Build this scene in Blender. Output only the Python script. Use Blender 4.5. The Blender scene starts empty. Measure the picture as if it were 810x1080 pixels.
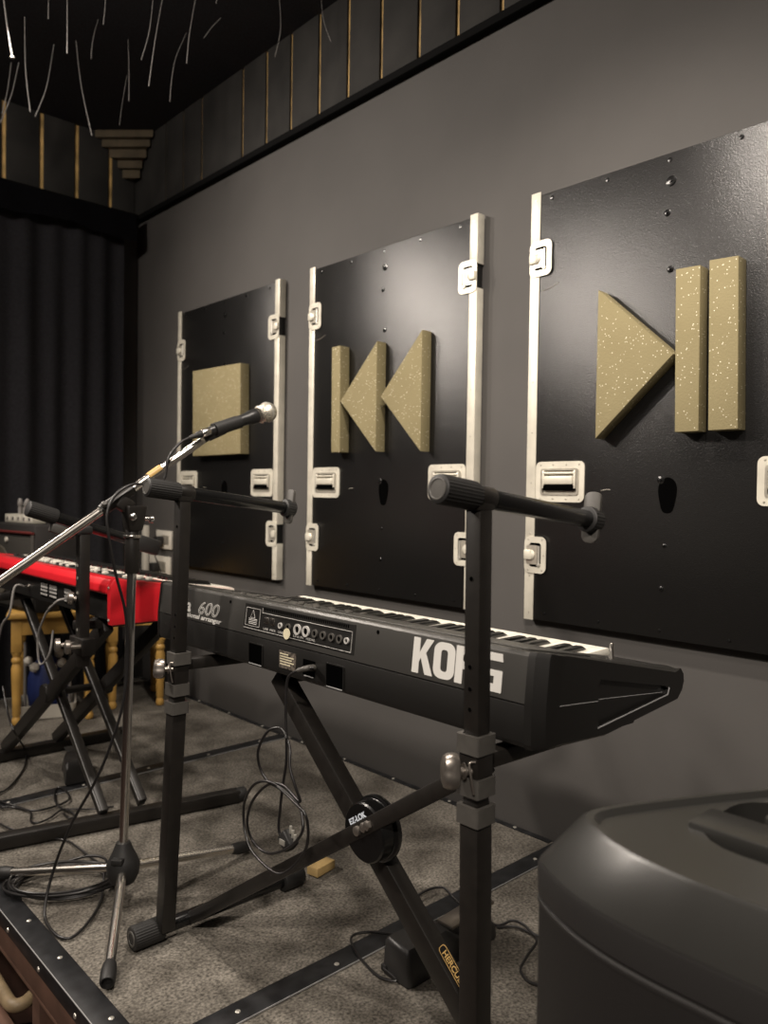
import bpy, bmesh, math, random
from mathutils import Vector, Matrix
random.seed(7)
S = bpy.context.scene
COL = S.collection
V = Vector
PI = math.pi

# ------------------------------------------------------------------ camera, light, exposure
CAM_Z = 0.90
CAM_ROWS = ((0.73185, -0.68130, 0.01511), (0.00337, 0.02579, 0.99966), (0.68146, 0.73155, -0.02117))
cam_data = bpy.data.cameras.new('camera')
cam = bpy.data.objects.new('camera', cam_data)
COL.objects.link(cam)
S.camera = cam
r_, u_, f_ = [V(c).normalized() for c in CAM_ROWS]
cam.matrix_world = Matrix(((r_.x, u_.x, -f_.x, 0), (r_.y, u_.y, -f_.y, 0), (r_.z, u_.z, -f_.z, CAM_Z), (0, 0, 0, 1)))
cam_data.sensor_fit = 'HORIZONTAL'
cam_data.sensor_width = 36
cam_data.lens = 36 * 820 / 810
cam_data.clip_start = 0.02
cam_data.dof.use_dof = True
cam_data.dof.focus_distance = 1.35
cam_data.dof.aperture_fstop = 6.5

S.view_settings.view_transform = 'Standard'
S.view_settings.look = 'None'
S.view_settings.gamma = 1
S.view_settings.use_curve_mapping = False
S.view_settings.exposure = 0.0
W = bpy.data.worlds.new('world')
S.world = W
W.use_nodes = True
W.node_tree.nodes['Background'].inputs[0].default_value = (1.0, 0.93, 0.84, 1)
W.node_tree.nodes['Background'].inputs[1].default_value = 0.05


def lamp(name, kind, loc, target, power, size, col=(1, 0.895, 0.79), angle=100, blend=0.8):
    d = bpy.data.lights.new(name, kind)
    d.energy = power
    d.color = col
    if kind == 'SPOT':
        d.shadow_soft_size = size
        d.spot_size = math.radians(angle)
        d.spot_blend = blend
    elif kind == 'AREA':
        d.shape = 'DISK'
        d.size = size
    else:
        d.shadow_soft_size = size
    o = bpy.data.objects.new(name, d)
    COL.objects.link(o)
    o.location = loc
    o.rotation_euler = (V(target) - V(loc)).to_track_quat('-Z', 'Y').to_euler()
    return o


lamp('ceiling_spot', 'SPOT', (0.00, 3.10, 2.40), (1.7, 1.7, 0.85), 115, 0.07, angle=105, blend=1.0)
lamp('ceiling_spot', 'SPOT', (-0.75, 2.75, 2.40), (1.7, 1.1, 0.65), 185, 0.07, angle=92, blend=1.0)
lamp('ceiling_spot', 'SPOT', (-0.80, -0.70, 2.40), (1.65, 0.75, 0.20), 260, 0.06, angle=76, blend=1.0)
lamp('ceiling_spot', 'SPOT', (0.80, 2.70, 2.45), (0.95, 2.2, 0.0), 30, 0.05, angle=120)
lamp('ceiling_spot', 'SPOT', (0.80, 0.70, 2.45), (1.10, 1.2, 0.0), 135, 0.05, angle=115)
lamp('ceiling_spot', 'SPOT', (-0.60, 1.70, 2.40), (0.9, 3.6, 1.9), 85, 0.08, angle=120, blend=1.0)  # added to brighten the back wall and curtain
lamp('ceiling_fill', 'AREA', (-1.3, 2.2, 2.54), (-0.9, 2.2, 0.0), 20, 0.9)  # added soft fill light, stands for no fixture in the room
lamp('ceiling_fill', 'AREA', (-1.3, 0.0, 2.54), (-0.9, 0.2, 0.0), 18, 0.9)  # second added fill, for the near half of the room


# ------------------------------------------------------------------ pixel of the photograph -> point of the room
def ray(px, py):
    return r_ * ((px - 405) / 820) - u_ * ((py - 540) / 820) + f_


def on_x(px, py, x):
    d = ray(px, py)
    return V((0, 0, CAM_Z)) + d * (x / d.x)


def on_y(px, py, y):
    d = ray(px, py)
    return V((0, 0, CAM_Z)) + d * (y / d.y)


def on_z(px, py, z):
    d = ray(px, py)
    return V((0, 0, CAM_Z)) + d * ((z - CAM_Z) / d.z)


# ------------------------------------------------------------------ materials
def mat(name, col, rough=0.5, metal=0.0, var=0.0, scale=30, bump=0.0, bscale=200, spec=0.5, emit=None, coat=0.0):
    m = bpy.data.materials.new(name)
    m.use_nodes = True
    nt = m.node_tree
    b = nt.nodes['Principled BSDF']
    b.inputs['Base Color'].default_value = (*col, 1)
    b.inputs['Roughness'].default_value = rough
    b.inputs['Metallic'].default_value = metal
    b.inputs['Specular IOR Level'].default_value = spec
    b.inputs['Coat Weight'].default_value = coat
    tc = nt.nodes.new('ShaderNodeTexCoord')
    if var:
        n = nt.nodes.new('ShaderNodeTexNoise')
        n.inputs['Scale'].default_value = scale
        n.inputs['Detail'].default_value = 5
        nt.links.new(tc.outputs['Object'], n.inputs['Vector'])
        mx = nt.nodes.new('ShaderNodeMix')
        mx.data_type = 'RGBA'
        mx.inputs[6].default_value = (*[c * (1 - var) for c in col], 1)
        mx.inputs[7].default_value = (*[min(1, c * (1 + var)) for c in col], 1)
        cr = nt.nodes.new('ShaderNodeMapRange')
        cr.inputs[1].default_value = 0.3
        cr.inputs[2].default_value = 0.7
        nt.links.new(n.outputs['Fac'], cr.inputs[0])
        nt.links.new(cr.outputs[0], mx.inputs[0])
        nt.links.new(mx.outputs[2], b.inputs['Base Color'])
    if bump:
        n2 = nt.nodes.new('ShaderNodeTexNoise')
        n2.inputs['Scale'].default_value = bscale
        n2.inputs['Detail'].default_value = 3
        nt.links.new(tc.outputs['Object'], n2.inputs['Vector'])
        bp = nt.nodes.new('ShaderNodeBump')
        bp.inputs['Strength'].default_value = bump
        bp.inputs['Distance'].default_value = 0.002
        nt.links.new(n2.outputs['Fac'], bp.inputs['Height'])
        nt.links.new(bp.outputs[0], b.inputs['Normal'])
    if emit:
        b.inputs['Emission Color'].default_value = (*col, 1)
        b.inputs['Emission Strength'].default_value = emit
    return m


M = {}
M['wall'] = mat('wall_paint', (0.0645, 0.0605, 0.0570), 0.75, var=0.10, scale=3, bump=0.08, bscale=120)
M['ceiling'] = mat('ceiling_black', (0.012, 0.012, 0.016), 0.9, var=0.5, scale=120)
M['cladding'] = mat('dark_board', (0.019, 0.0178, 0.016), 0.85, var=0.45, scale=6, bump=0.1, bscale=60)
M['timber_edge'] = mat('timber_edge', (0.62, 0.41, 0.16), 0.6, var=0.5, scale=14)
M['trim_black'] = mat('trim_black', (0.004, 0.004, 0.004), 0.9, spec=0.1)
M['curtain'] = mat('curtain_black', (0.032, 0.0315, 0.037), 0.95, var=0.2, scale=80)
M['room_floor'] = mat('room_floor_brown', (0.035, 0.016, 0.010), 0.5, var=0.4, scale=9)
M['black_steel'] = mat('black_powder_coat', (0.0100, 0.0084, 0.0070), 0.42, var=0.2, scale=60, bump=0.05, bscale=500)
M['black_gloss'] = mat('black_gloss_tube', (0.006, 0.006, 0.006), 0.22)
M['black_rubber'] = mat('black_rubber', (0.013, 0.0125, 0.012), 0.55, bump=0.1, bscale=300)
M['grey_plastic'] = mat('grey_plastic', (0.060, 0.056, 0.050), 0.5, var=0.1, scale=80)
M['knob_metal'] = mat('knob_metal', (0.30, 0.27, 0.24), 0.33, metal=0.85)
M['chrome'] = mat('chrome', (0.90, 0.88, 0.84), 0.21, metal=1.0)
M['chrome_worn'] = mat('chrome_worn', (0.82, 0.78, 0.72), 0.24, metal=1.0, bump=0.12, bscale=40)
M['kb_black'] = mat('keyboard_black', (0.0078, 0.0072, 0.0064), 0.45, bump=0.08, bscale=700)
M['kb_grey'] = mat('keyboard_dark_grey', (0.062, 0.060, 0.056), 0.36, metal=0.2, bump=0.1, bscale=900)  # dark grey deck colour, raised so the upper back looks lit from above
M['kb_recess'] = mat('keyboard_recess', (0.0015, 0.0015, 0.0015), 1.0, spec=0.0)
M['white_key'] = mat('white_key', (0.78, 0.75, 0.66), 0.3)
M['black_key'] = mat('black_key', (0.008, 0.008, 0.008), 0.3)
M['logo'] = mat('logo_print', (0.58, 0.57, 0.54), 0.5)
M['print'] = mat('thin_print', (0.42, 0.41, 0.39), 0.5)
M['sticker'] = mat('cream_sticker', (0.66, 0.60, 0.42), 0.6)
M['rating'] = mat('rating_label', (0.10, 0.085, 0.07), 0.5, var=0.95, scale=160)
M['red'] = mat('red_lacquer', (0.58, 0.014, 0.022), 0.32, coat=0.2)
M['cable'] = mat('black_cable', (0.012, 0.011, 0.011), 0.38)
M['cable_grey'] = mat('grey_cable', (0.22, 0.21, 0.20), 0.4)
M['amp_black'] = mat('amp_vinyl', (0.020, 0.018, 0.017), 0.6, bump=0.3, bscale=300)
M['amp_red'] = mat('amp_piping', (0.11, 0.018, 0.016), 0.45)
M['amp_grille'] = mat('amp_grille', (0.030, 0.027, 0.022), 0.8, var=0.4, scale=300)
M['cone'] = mat('speaker_cone', (0.10, 0.088, 0.066), 0.7)
M['wood'] = mat('yellow_wood', (0.56, 0.33, 0.085), 0.45, var=0.18, scale=12)
M['block_wood'] = mat('raw_wood', (0.42, 0.29, 0.12), 0.7, var=0.25, scale=20)
M['white_plastic'] = mat('white_plastic', (0.60, 0.57, 0.50), 0.5, var=0.1, scale=10)
M['blue_bag'] = mat('blue_fabric', (0.010, 0.022, 0.11), 0.6, var=0.3, scale=12)
M['alu'] = mat('painted_aluminium', (0.63, 0.60, 0.51), 0.42, metal=0.25, var=0.13, scale=18)
M['alu_dark'] = mat('zinc_plate', (0.50, 0.47, 0.40), 0.34, metal=0.6, var=0.2, scale=50)
M['steel_shiny'] = mat('shiny_handle_steel', (0.62, 0.62, 0.62), 0.2, metal=0.9)
M['screw'] = mat('zinc_screw', (0.62, 0.60, 0.54), 0.35, metal=0.7)
M['edge_metal'] = mat('black_edge_angle', (0.016, 0.0165, 0.018), 0.42, metal=0.3, var=0.5, scale=35)
M['edge_bright'] = mat('pale_edge_line', (0.36, 0.36, 0.36), 0.4, metal=0.2)  # pale lines on edges and grooves; on the far legs painted shine
M['under_wood'] = mat('brown_underframe', (0.095, 0.050, 0.034), 0.6, var=0.3, scale=14)
M['pipe'] = mat('beige_pipe', (0.27, 0.20, 0.115), 0.5, var=0.25, scale=25)
M['spk_black'] = mat('moulded_black', (0.021, 0.020, 0.0195), 0.40, bump=0.06, bscale=700)
M['spk_top'] = mat('moulded_black_smooth', (0.020, 0.0195, 0.018), 0.30, bump=0.04, bscale=500)
M['spk_grille'] = mat('grille_black', (0.012, 0.011, 0.0105), 0.5, bump=0.3, bscale=900)
M['mic_body'] = mat('mic_body', (0.015, 0.0145, 0.014), 0.38)
M['fibre'] = mat('fibre_strand', (0.36, 0.345, 0.33), 0.35)
M['gold_print'] = mat('gold_print', (0.55, 0.36, 0.13), 0.4)
M['pale_print'] = mat('pale_print', (0.62, 0.68, 0.76), 0.4)


def carpet_material():
    m = mat('stage_carpet', (0.105, 0.098, 0.088), 0.95, bump=0.6, bscale=260)
    nt = m.node_tree
    b = nt.nodes['Principled BSDF']
    b.inputs['Specular IOR Level'].default_value = 0.15
    tc = nt.nodes.new('ShaderNodeTexCoord')
    geo = nt.nodes.new('ShaderNodeNewGeometry')
    n1 = nt.nodes.new('ShaderNodeTexNoise'); n1.inputs['Scale'].default_value = 170; n1.inputs['Detail'].default_value = 4
    n2 = nt.nodes.new('ShaderNodeTexNoise'); n2.inputs['Scale'].default_value = 7; n2.inputs['Detail'].default_value = 6
    nt.links.new(geo.outputs['Position'], n1.inputs['Vector'])
    nt.links.new(geo.outputs['Position'], n2.inputs['Vector'])
    r1 = nt.nodes.new('ShaderNodeValToRGB')
    r1.color_ramp.elements[0].position = 0.30; r1.color_ramp.elements[0].color = (0.068, 0.062, 0.054, 1)
    r1.color_ramp.elements[1].position = 0.72; r1.color_ramp.elements[1].color = (0.262, 0.240, 0.206, 1)
    nt.links.new(n1.outputs['Fac'], r1.inputs[0])
    r2 = nt.nodes.new('ShaderNodeValToRGB')
    r2.color_ramp.elements[0].position = 0.36; r2.color_ramp.elements[0].color = (0.48, 0.47, 0.46, 1)
    r2.color_ramp.elements[1].position = 0.62; r2.color_ramp.elements[1].color = (1.05, 1.05, 1.05, 1)
    nt.links.new(n2.outputs['Fac'], r2.inputs[0])
    mx = nt.nodes.new('ShaderNodeMix'); mx.data_type = 'RGBA'; mx.blend_type = 'MULTIPLY'; mx.inputs[0].default_value = 1
    nt.links.new(r1.outputs[0], mx.inputs[6]); nt.links.new(r2.outputs[0], mx.inputs[7])
    nt.links.new(mx.outputs[2], b.inputs['Base Color'])
    return m


def foam_material():
    m = mat('olive_foam', (0.30, 0.245, 0.125), 0.85, bump=0.35, bscale=220)
    nt = m.node_tree
    b = nt.nodes['Principled BSDF']
    tc = nt.nodes.new('ShaderNodeTexCoord')
    vo = nt.nodes.new('ShaderNodeTexVoronoi'); vo.inputs['Scale'].default_value = 150
    nt.links.new(tc.outputs['Object'], vo.inputs['Vector'])
    n = nt.nodes.new('ShaderNodeTexNoise'); n.inputs['Scale'].default_value = 9
    nt.links.new(tc.outputs['Object'], n.inputs['Vector'])
    dist = nt.nodes.new('ShaderNodeMapRange')
    dist.inputs[1].default_value = 0.13; dist.inputs[2].default_value = 0.20
    dist.inputs[3].default_value = 1; dist.inputs[4].default_value = 0
    nt.links.new(vo.outputs['Distance'], dist.inputs[0])
    sep = nt.nodes.new('ShaderNodeSeparateColor')
    nt.links.new(vo.outputs['Color'], sep.inputs[0])
    gt = nt.nodes.new('ShaderNodeMath'); gt.operation = 'GREATER_THAN'; gt.inputs[1].default_value = 0.58
    nt.links.new(sep.outputs[0], gt.inputs[0])
    mu = nt.nodes.new('ShaderNodeMath'); mu.operation = 'MULTIPLY'
    nt.links.new(dist.outputs[0], mu.inputs[0]); nt.links.new(gt.outputs[0], mu.inputs[1])
    base = nt.nodes.new('ShaderNodeMix'); base.data_type = 'RGBA'
    base.inputs[6].default_value = (0.195, 0.162, 0.080, 1); base.inputs[7].default_value = (0.245, 0.208, 0.110, 1)
    nt.links.new(n.outputs['Fac'], base.inputs[0])
    mx = nt.nodes.new('ShaderNodeMix'); mx.data_type = 'RGBA'
    mx.inputs[7].default_value = (0.85, 0.80, 0.62, 1)
    nt.links.new(base.outputs[2], mx.inputs[6]); nt.links.new(mu.outputs[0], mx.inputs[0])
    nt.links.new(mx.outputs[2], b.inputs['Base Color'])
    return m


def board_material():
    m = mat('black_laminate', (0.0060, 0.0058, 0.0057), 0.30, bump=0.35, bscale=420)
    nt = m.node_tree
    b = nt.nodes['Principled BSDF']
    b.inputs['Specular IOR Level'].default_value = 0.6
    tc = nt.nodes.new('ShaderNodeTexCoord')
    n = nt.nodes.new('ShaderNodeTexNoise'); n.inputs['Scale'].default_value = 5; n.inputs['Detail'].default_value = 6
    nt.links.new(tc.outputs['Object'], n.inputs['Vector'])
    mr = nt.nodes.new('ShaderNodeMapRange')
    mr.inputs[1].default_value = 0.2; mr.inputs[2].default_value = 0.8
    mr.inputs[3].default_value = 0.275; mr.inputs[4].default_value = 0.325
    nt.links.new(n.outputs['Fac'], mr.inputs[0])
    nt.links.new(mr.outputs[0], b.inputs['Roughness'])
    return m


M['carpet'] = carpet_material()
M['foam'] = foam_material()
M['board'] = board_material()


# ------------------------------------------------------------------ mesh helper
def smooth_path(pts, n=8):
    pts = [V(p) for p in pts]
    if len(pts) < 3:
        return pts
    out = []
    for i in range(len(pts) - 1):
        p0 = pts[max(i - 1, 0)]; p1 = pts[i]; p2 = pts[i + 1]; p3 = pts[min(i + 2, len(pts) - 1)]
        for k in range(n):
            t = k / n
            out.append(0.5 * ((2 * p1) + (p2 - p0) * t + (2 * p0 - 5 * p1 + 4 * p2 - p3) * t * t + (3 * p1 - p0 - 3 * p2 + p3) * t ** 3))
    out.append(pts[-1])
    return out


def basis(d):
    d = V(d).normalized()
    a = V((0, 0, 1)) if abs(d.z) < 0.95 else V((1, 0, 0))
    s = d.cross(a).normalized()
    return s, s.cross(d).normalized(), d


def rrect(w, h, r, n=5):
    """rounded rectangle outline centred on 0,0"""
    out = []
    for cx, cy, a0 in ((w / 2 - r, h / 2 - r, 0), (-w / 2 + r, h / 2 - r, 90), (-w / 2 + r, -h / 2 + r, 180), (w / 2 - r, -h / 2 + r, 270)):
        for k in range(n + 1):
            a = math.radians(a0 + 90 * k / n)
            out.append((cx + r * math.cos(a), cy + r * math.sin(a)))
    return out


class MB:
    def __init__(self):
        self.bm = bmesh.new()

    def _take(self, bm2):
        me = bpy.data.meshes.new('tmp')
        bm2.to_mesh(me)
        bm2.free()
        self.bm.from_mesh(me)
        bpy.data.meshes.remove(me)

    def box(self, c, s, bev=0.0, rot=None, seg=2):
        b = bmesh.new()
        bmesh.ops.create_cube(b, size=1)
        for v in b.verts:
            v.co = V((v.co.x * s[0], v.co.y * s[1], v.co.z * s[2]))
        if bev:
            bmesh.ops.bevel(b, geom=b.edges[:], offset=bev, segments=seg, affect='EDGES', profile=0.5)
        R = rot if rot else Matrix.Identity(3)
        for v in b.verts:
            v.co = R @ v.co + V(c)
        self._take(b)
        return self

    def bar(self, p0, p1, w, h, bev=0.002, side=None):
        """box from p0 to p1; w along 'side', h across"""
        p0, p1 = V(p0), V(p1)
        d = (p1 - p0)
        L = d.length
        d.normalize()
        s = V(side) if side else basis(d)[0]
        s = (s - d * s.dot(d)).normalized()
        t = d.cross(s)
        R = Matrix((s, t, d)).transposed()
        return self.box((p0 + p1) / 2, (w, h, L), bev, R)

    def lathe(self, p, axis, prof, n=24):
        s, t, d = basis(axis)
        p = V(p)
        rings = []
        for dist, r in prof:
            if r <= 1e-6:
                rings.append([self.bm.verts.new(p + d * dist)])
            else:
                rings.append([self.bm.verts.new(p + d * dist + (s * math.cos(2 * PI * k / n) + t * math.sin(2 * PI * k / n)) * r) for k in range(n)])
        for a, b in zip(rings, rings[1:]):
            for k in range(n):
                k2 = (k + 1) % n
                if len(a) == 1 and len(b) == 1:
                    continue
                if len(a) == 1:
                    self.bm.faces.new((a[0], b[k2], b[k]))
                elif len(b) == 1:
                    self.bm.faces.new((a[k], a[k2], b[0]))
                else:
                    self.bm.faces.new((a[k], a[k2], b[k2], b[k]))
        for ring in (rings[0], rings[-1]):
            if len(ring) > 1:
                self.bm.faces.new(ring)
        return self

    def cyl(self, p0, p1, r, r1=None, n=24, bev=0.0):
        p0, p1 = V(p0), V(p1)
        L = (p1 - p0).length
        r1 = r if r1 is None else r1
        if bev:
            prof = [(0, r - bev), (bev * 0.3, r - bev * 0.3), (bev, r), (L - bev, r1), (L - bev * 0.3, r1 - bev * 0.3), (L, r1 - bev)]
        else:
            prof = [(0, r), (L, r1)]
        return self.lathe(p0, p1 - p0, prof, n)

    def ribbed(self, p0, p1, r, ribs=28, depth=0.0016):
        """cylinder with lengthwise ribs and rounded ends"""
        p0, p1 = V(p0), V(p1)
        s, t, d = basis(p1 - p0)
        L = (p1 - p0).length
        n = ribs * 2
        rings = []
        for dist, k0, rib in ((0, 0.86, 0), (0.0012, 0.95, 0), (0.004, 1, 1), (L - 0.004, 1, 1), (L - 0.0012, 0.95, 0), (L, 0.86, 0)):
            ring = []
            for k in range(n):
                rr = r * k0 - (depth if (rib and k % 2) else 0)
                a = 2 * PI * k / n
                ring.append(self.bm.verts.new(p0 + d * dist + (s * math.cos(a) + t * math.sin(a)) * rr))
            rings.append(ring)
        for a, b in zip(rings, rings[1:]):
            for k in range(n):
                self.bm.faces.new((a[k], a[(k + 1) % n], b[(k + 1) % n], b[k]))
        self.bm.faces.new(rings[0]); self.bm.faces.new(rings[-1])
        return self

    def tube(self, pts, r, n=10, smooth=True, k=8):
        P = smooth_path(pts, k) if smooth else [V(p) for p in pts]
        q = [P[0]]
        for p in P[1:]:
            if (p - q[-1]).length > 1e-5:
                q.append(p)
        P = q
        s = None
        rings = []
        for i, p in enumerate(P):
            d = (P[min(i + 1, len(P) - 1)] - P[max(i - 1, 0)]).normalized()
            if s is None:
                s = basis(d)[0]
            s = (s - d * s.dot(d))
            if s.length < 1e-5:
                s = basis(d)[0]
            s.normalize()
            t = d.cross(s)
            rr = r(i / (len(P) - 1)) if callable(r) else r
            rings.append([self.bm.verts.new(p + (s * math.cos(2 * PI * j / n) + t * math.sin(2 * PI * j / n)) * rr) for j in range(n)])
        for a, b in zip(rings, rings[1:]):
            for j in range(n):
                self.bm.faces.new((a[j], a[(j + 1) % n], b[(j + 1) % n], b[j]))
        self.bm.faces.new(rings[0]); self.bm.faces.new(rings[-1])
        return self

    def loft(self, loops, cap=True):
        R = [[self.bm.verts.new(V(p)) for p in L] for L in loops]
        n = len(R[0])
        for a, b in zip(R, R[1:]):
            for k in range(n):
                self.bm.faces.new((a[k], a[(k + 1) % n], b[(k + 1) % n], b[k]))
        if cap:
            self.bm.faces.new(R[0]); self.bm.faces.new(R[-1])
        return self

    def prism(self, pts, vec, bev=0.0):
        b = bmesh.new()
        v0 = [b.verts.new(V(p)) for p in pts]
        v1 = [b.verts.new(V(p) + V(vec)) for p in pts]
        n = len(pts)
        b.faces.new(v0); b.faces.new(v1)
        for k in range(n):
            b.faces.new((v0[k], v0[(k + 1) % n], v1[(k + 1) % n], v1[k]))
        bmesh.ops.recalc_face_normals(b, faces=b.faces[:])
        if bev:
            bmesh.ops.bevel(b, geom=b.edges[:], offset=bev, segments=2, affect='EDGES', profile=0.5)
        self._take(b)
        return self

    def ring(self, outer, inner, vec):
        """frame between two outlines with as many points, extruded by vec"""
        vec = V(vec)
        o0 = [self.bm.verts.new(V(p)) for p in outer]; i0 = [self.bm.verts.new(V(p)) for p in inner]
        o1 = [self.bm.verts.new(V(p) + vec) for p in outer]; i1 = [self.bm.verts.new(V(p) + vec) for p in inner]
        n = len(outer)
        for k in range(n):
            j = (k + 1) % n
            self.bm.faces.new((o0[k], o0[j], i0[j], i0[k]))
            self.bm.faces.new((o1[k], i1[k], i1[j], o1[j]))
            self.bm.faces.new((o0[k], o1[k], o1[j], o0[j]))
            self.bm.faces.new((i0[k], i0[j], i1[j], i1[k]))
        return self

    def plate_hole(self, outer, inner, depth_vec, floor=True):
        """flat plate with a hole; the hole's walls go down by depth_vec to a floor"""
        b = bmesh.new()
        vo = [b.verts.new(V(p)) for p in outer]; vi = [b.verts.new(V(p)) for p in inner]
        ed = [b.edges.new((vo[k], vo[(k + 1) % len(vo)])) for k in range(len(vo))]
        ed += [b.edges.new((vi[k], vi[(k + 1) % len(vi)])) for k in range(len(vi))]
        bmesh.ops.triangle_fill(b, edges=ed, use_beauty=True)
        vd = [b.verts.new(V(p) + V(depth_vec)) for p in inner]
        for k in range(len(vi)):
            j = (k + 1) % len(vi)
            b.faces.new((vi[k], vi[j], vd[j], vd[k]))
        if floor:
            b.faces.new(vd)
        self._take(b)
        return self

    def text(self, s, size, origin, xd, yd, thick=0.0004, bold=0.0, sx=1.0, shear=0.0, spacing=1.0):
        cu = bpy.data.curves.new('tmp_text', 'FONT')
        cu.body = s
        cu.size = size
        cu.offset = bold
        cu.shear = shear
        cu.space_character = spacing
        cu.extrude = thick / 2
        o = bpy.data.objects.new('tmp_text', cu)
        COL.objects.link(o)
        dg = bpy.context.evaluated_depsgraph_get()
        me = bpy.data.meshes.new_from_object(o.evaluated_get(dg))
        bpy.data.objects.remove(o); bpy.data.curves.remove(cu)
        xd, yd = V(xd).normalized(), V(yd).normalized()
        zd = xd.cross(yd)
        for v in me.vertices:
            c = v.co
            v.co = V(origin) + xd * c.x * sx + yd * c.y + zd * c.z
        self.bm.from_mesh(me)
        bpy.data.meshes.remove(me)
        return self

    def build(self, name, material, parent=None, label=None, angle=38, kind=None):
        bm = self.bm
        bmesh.ops.recalc_face_normals(bm, faces=bm.faces[:])
        org = V((0, 0, 0))
        if parent:
            p = parent
            while p:
                org += p.location
                p = p.parent
        for v in bm.verts:
            v.co -= org
        me = bpy.data.meshes.new(name)
        bm.to_mesh(me)
        bm.free()
        me.polygons.foreach_set('use_smooth', [True] * len(me.polygons))
        me.set_sharp_from_angle(angle=math.radians(angle))
        me.materials.append(material)
        o = bpy.data.objects.new(name, me)
        COL.objects.link(o)
        if parent:
            o.parent = parent
        if label:
            o['label'] = label
        if kind:
            o['kind'] = kind
        return o


def tag(o, label, cat, group=None):
    o['label'] = label
    o['category'] = cat
    if group:
        o['group'] = group
    return o


def thing(name, label, cat, loc=(0, 0, 0), group=None):
    o = bpy.data.objects.new(name, None)
    o.empty_display_size = 0.05
    COL.objects.link(o)
    o.location = loc
    return tag(o, label, cat, group)


def move_origin(o, loc):
    loc = V(loc)
    o.data.transform(Matrix.Translation(-loc))
    o.location = o.location + loc
    return o


def struct(name, mb, material):
    return mb.build(name, material, kind='structure')


def copy_tree(o, parent=None):
    c = o.copy()
    COL.objects.link(c)
    if parent:
        c.parent = parent
    for ch in list(o.children):
        copy_tree(ch, c)
    return c


# ------------------------------------------------------------------ the room
WX = 1.716      # right wall
BY = 3.645      # back wall
CZ = 2.585      # ceiling
FZ = -0.40      # room floor
struct('wall_right', MB().box((WX + 0.05, 0.3, (CZ + FZ) / 2), (0.1, 6.9, CZ - FZ)), M['wall'])
struct('wall_back', MB().box((-0.6, BY + 0.05, (CZ + FZ) / 2), (4.7, 0.1, CZ - FZ)), M['wall'])
struct('wall_left', MB().box((-2.95, 0.3, (CZ + FZ) / 2), (0.1, 6.9, CZ - FZ)), M['wall'])
struct('wall_front', MB().box((-0.6, -3.15, (CZ + FZ) / 2), (4.7, 0.1, CZ - FZ)), M['wall'])
struct('ceiling', MB().box((-0.6, 0.25, CZ + 0.05), (4.9, 7.1, 0.1)), M['ceiling'])
struct('floor', MB().box((-0.6, 0.25, FZ - 0.05), (4.9, 7.1, 0.1)), M['room_floor'])

# cladding band of dark boards with timber edges showing in the gaps
ys = [3.316, 3.155, 2.995, 2.676, 2.510, 2.352, 2.185, 2.028, 1.864, 1.694, 1.537, 1.374, 1.21, 1.05, 0.89, 0.73, 0.57, 0.41, 0.25]
ys_dark = [2.84]
mb = MB(); prev = BY - 0.004
for y in ys + [-3.0]:
    a = prev; b_ = y + 0.010
    mb.box((WX - 0.011, (a + b_) / 2, (2.228 + CZ) / 2), (0.020, a - b_, CZ - 2.228), 0.002)
    prev = y - 0.004
xs = [1.568, 1.409, 1.252, 1.093, 0.93, 0.77, 0.61, 0.45, 0.29]
prev = WX - 0.024
for x in xs + [-2.8]:
    a = prev; b_ = x + 0.012
    mb.box(((a + b_) / 2, BY - 0.011, (2.228 + CZ) / 2), (a - b_, 0.020, CZ - 2.228), 0.002)
    prev = x - 0.008
struct('trim_1', mb, M['cladding'])
mb = MB()
for y in ys:
    mb.box((WX - 0.008, y + 0.003, (2.236 + CZ) / 2), (0.010, 0.013, CZ - 2.236))
for x in xs:
    mb.box((x + 0.002, BY - 0.008, (2.236 + CZ) / 2), (0.019, 0.010, CZ - 2.236))
struct('trim_2', mb, M['timber_edge'])
mb = MB().box((WX - 0.016, 0.3, 2.216), (0.031, 6.7, 0.024), 0.003).box((-0.6, BY - 0.016, 2.216), (4.55, 0.031, 0.024), 0.003)
struct('trim_3', mb, M['trim_black'])

# stepped corner bracket under the ceiling
mb = MB()
zt = CZ - 0.002
for leg, h in ((0.228, 0.034), (0.196, 0.034), (0.160, 0.040), (0.118, 0.037), (0.094, 0.040)):
    g = 0.034
    mb.prism([(WX - g, BY - g, zt - h), (WX - leg, BY - g, zt - h), (WX - g, BY - leg, zt - h)], (0, 0, h - 0.001), 0.0015)
    zt -= h
tag(mb.build('corner_bracket', mat('dull_olive_foam', (0.085, 0.066, 0.040), 0.85, var=0.2, scale=20, bump=0.3)),
    'stepped olive corner piece narrowing downwards under the black ceiling', 'ceiling bracket')

# fibre strands hanging from the black ceiling
strands = [((1, -22), (8, 30), (13, 61), 2.4), ((26, 18), (27, 72), (32, 118), 1.7), ((57, 47), (49, 92), (37, 123), 1.7),
           ((12, 66), (8, 95), (2, 120), 1.5), ((20, 66), (12, 100), (0, 130), 1.5), ((71, -30), (71, 20), (71, 56), 1.5),
           ((51, -30), (51, 0), (51, 20), 1.0), ((113, -30), (111, 5), (109, 26), 1.0), ((104, 20), (98, 42), (96, 62), 1.0),
           ((80, 43), (86, 92), (97, 143), 1.3), ((163, -20), (158, 30), (149, 63), 1.2), ((175, -20), (164, 40), (157, 91), 1.3),
           ((135, 42), (136, 72), (136, 107), 1.0), ((134, 80), (129, 108), (126, 132), 0.9), ((208, -10), (200, 35), (197, 67), 1.3),
           ((197, 35), (184, 66), (179, 107), 1.0), ((234, 19), (224, 28), (215, 40), 0.9), ((230, -25), (229, -8), (228, 4), 0.9),
           ((294, -10), (296, 30), (290, 60), 0.9), ((338, -12), (341, 20), (349, 44), 0.6)]
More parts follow.
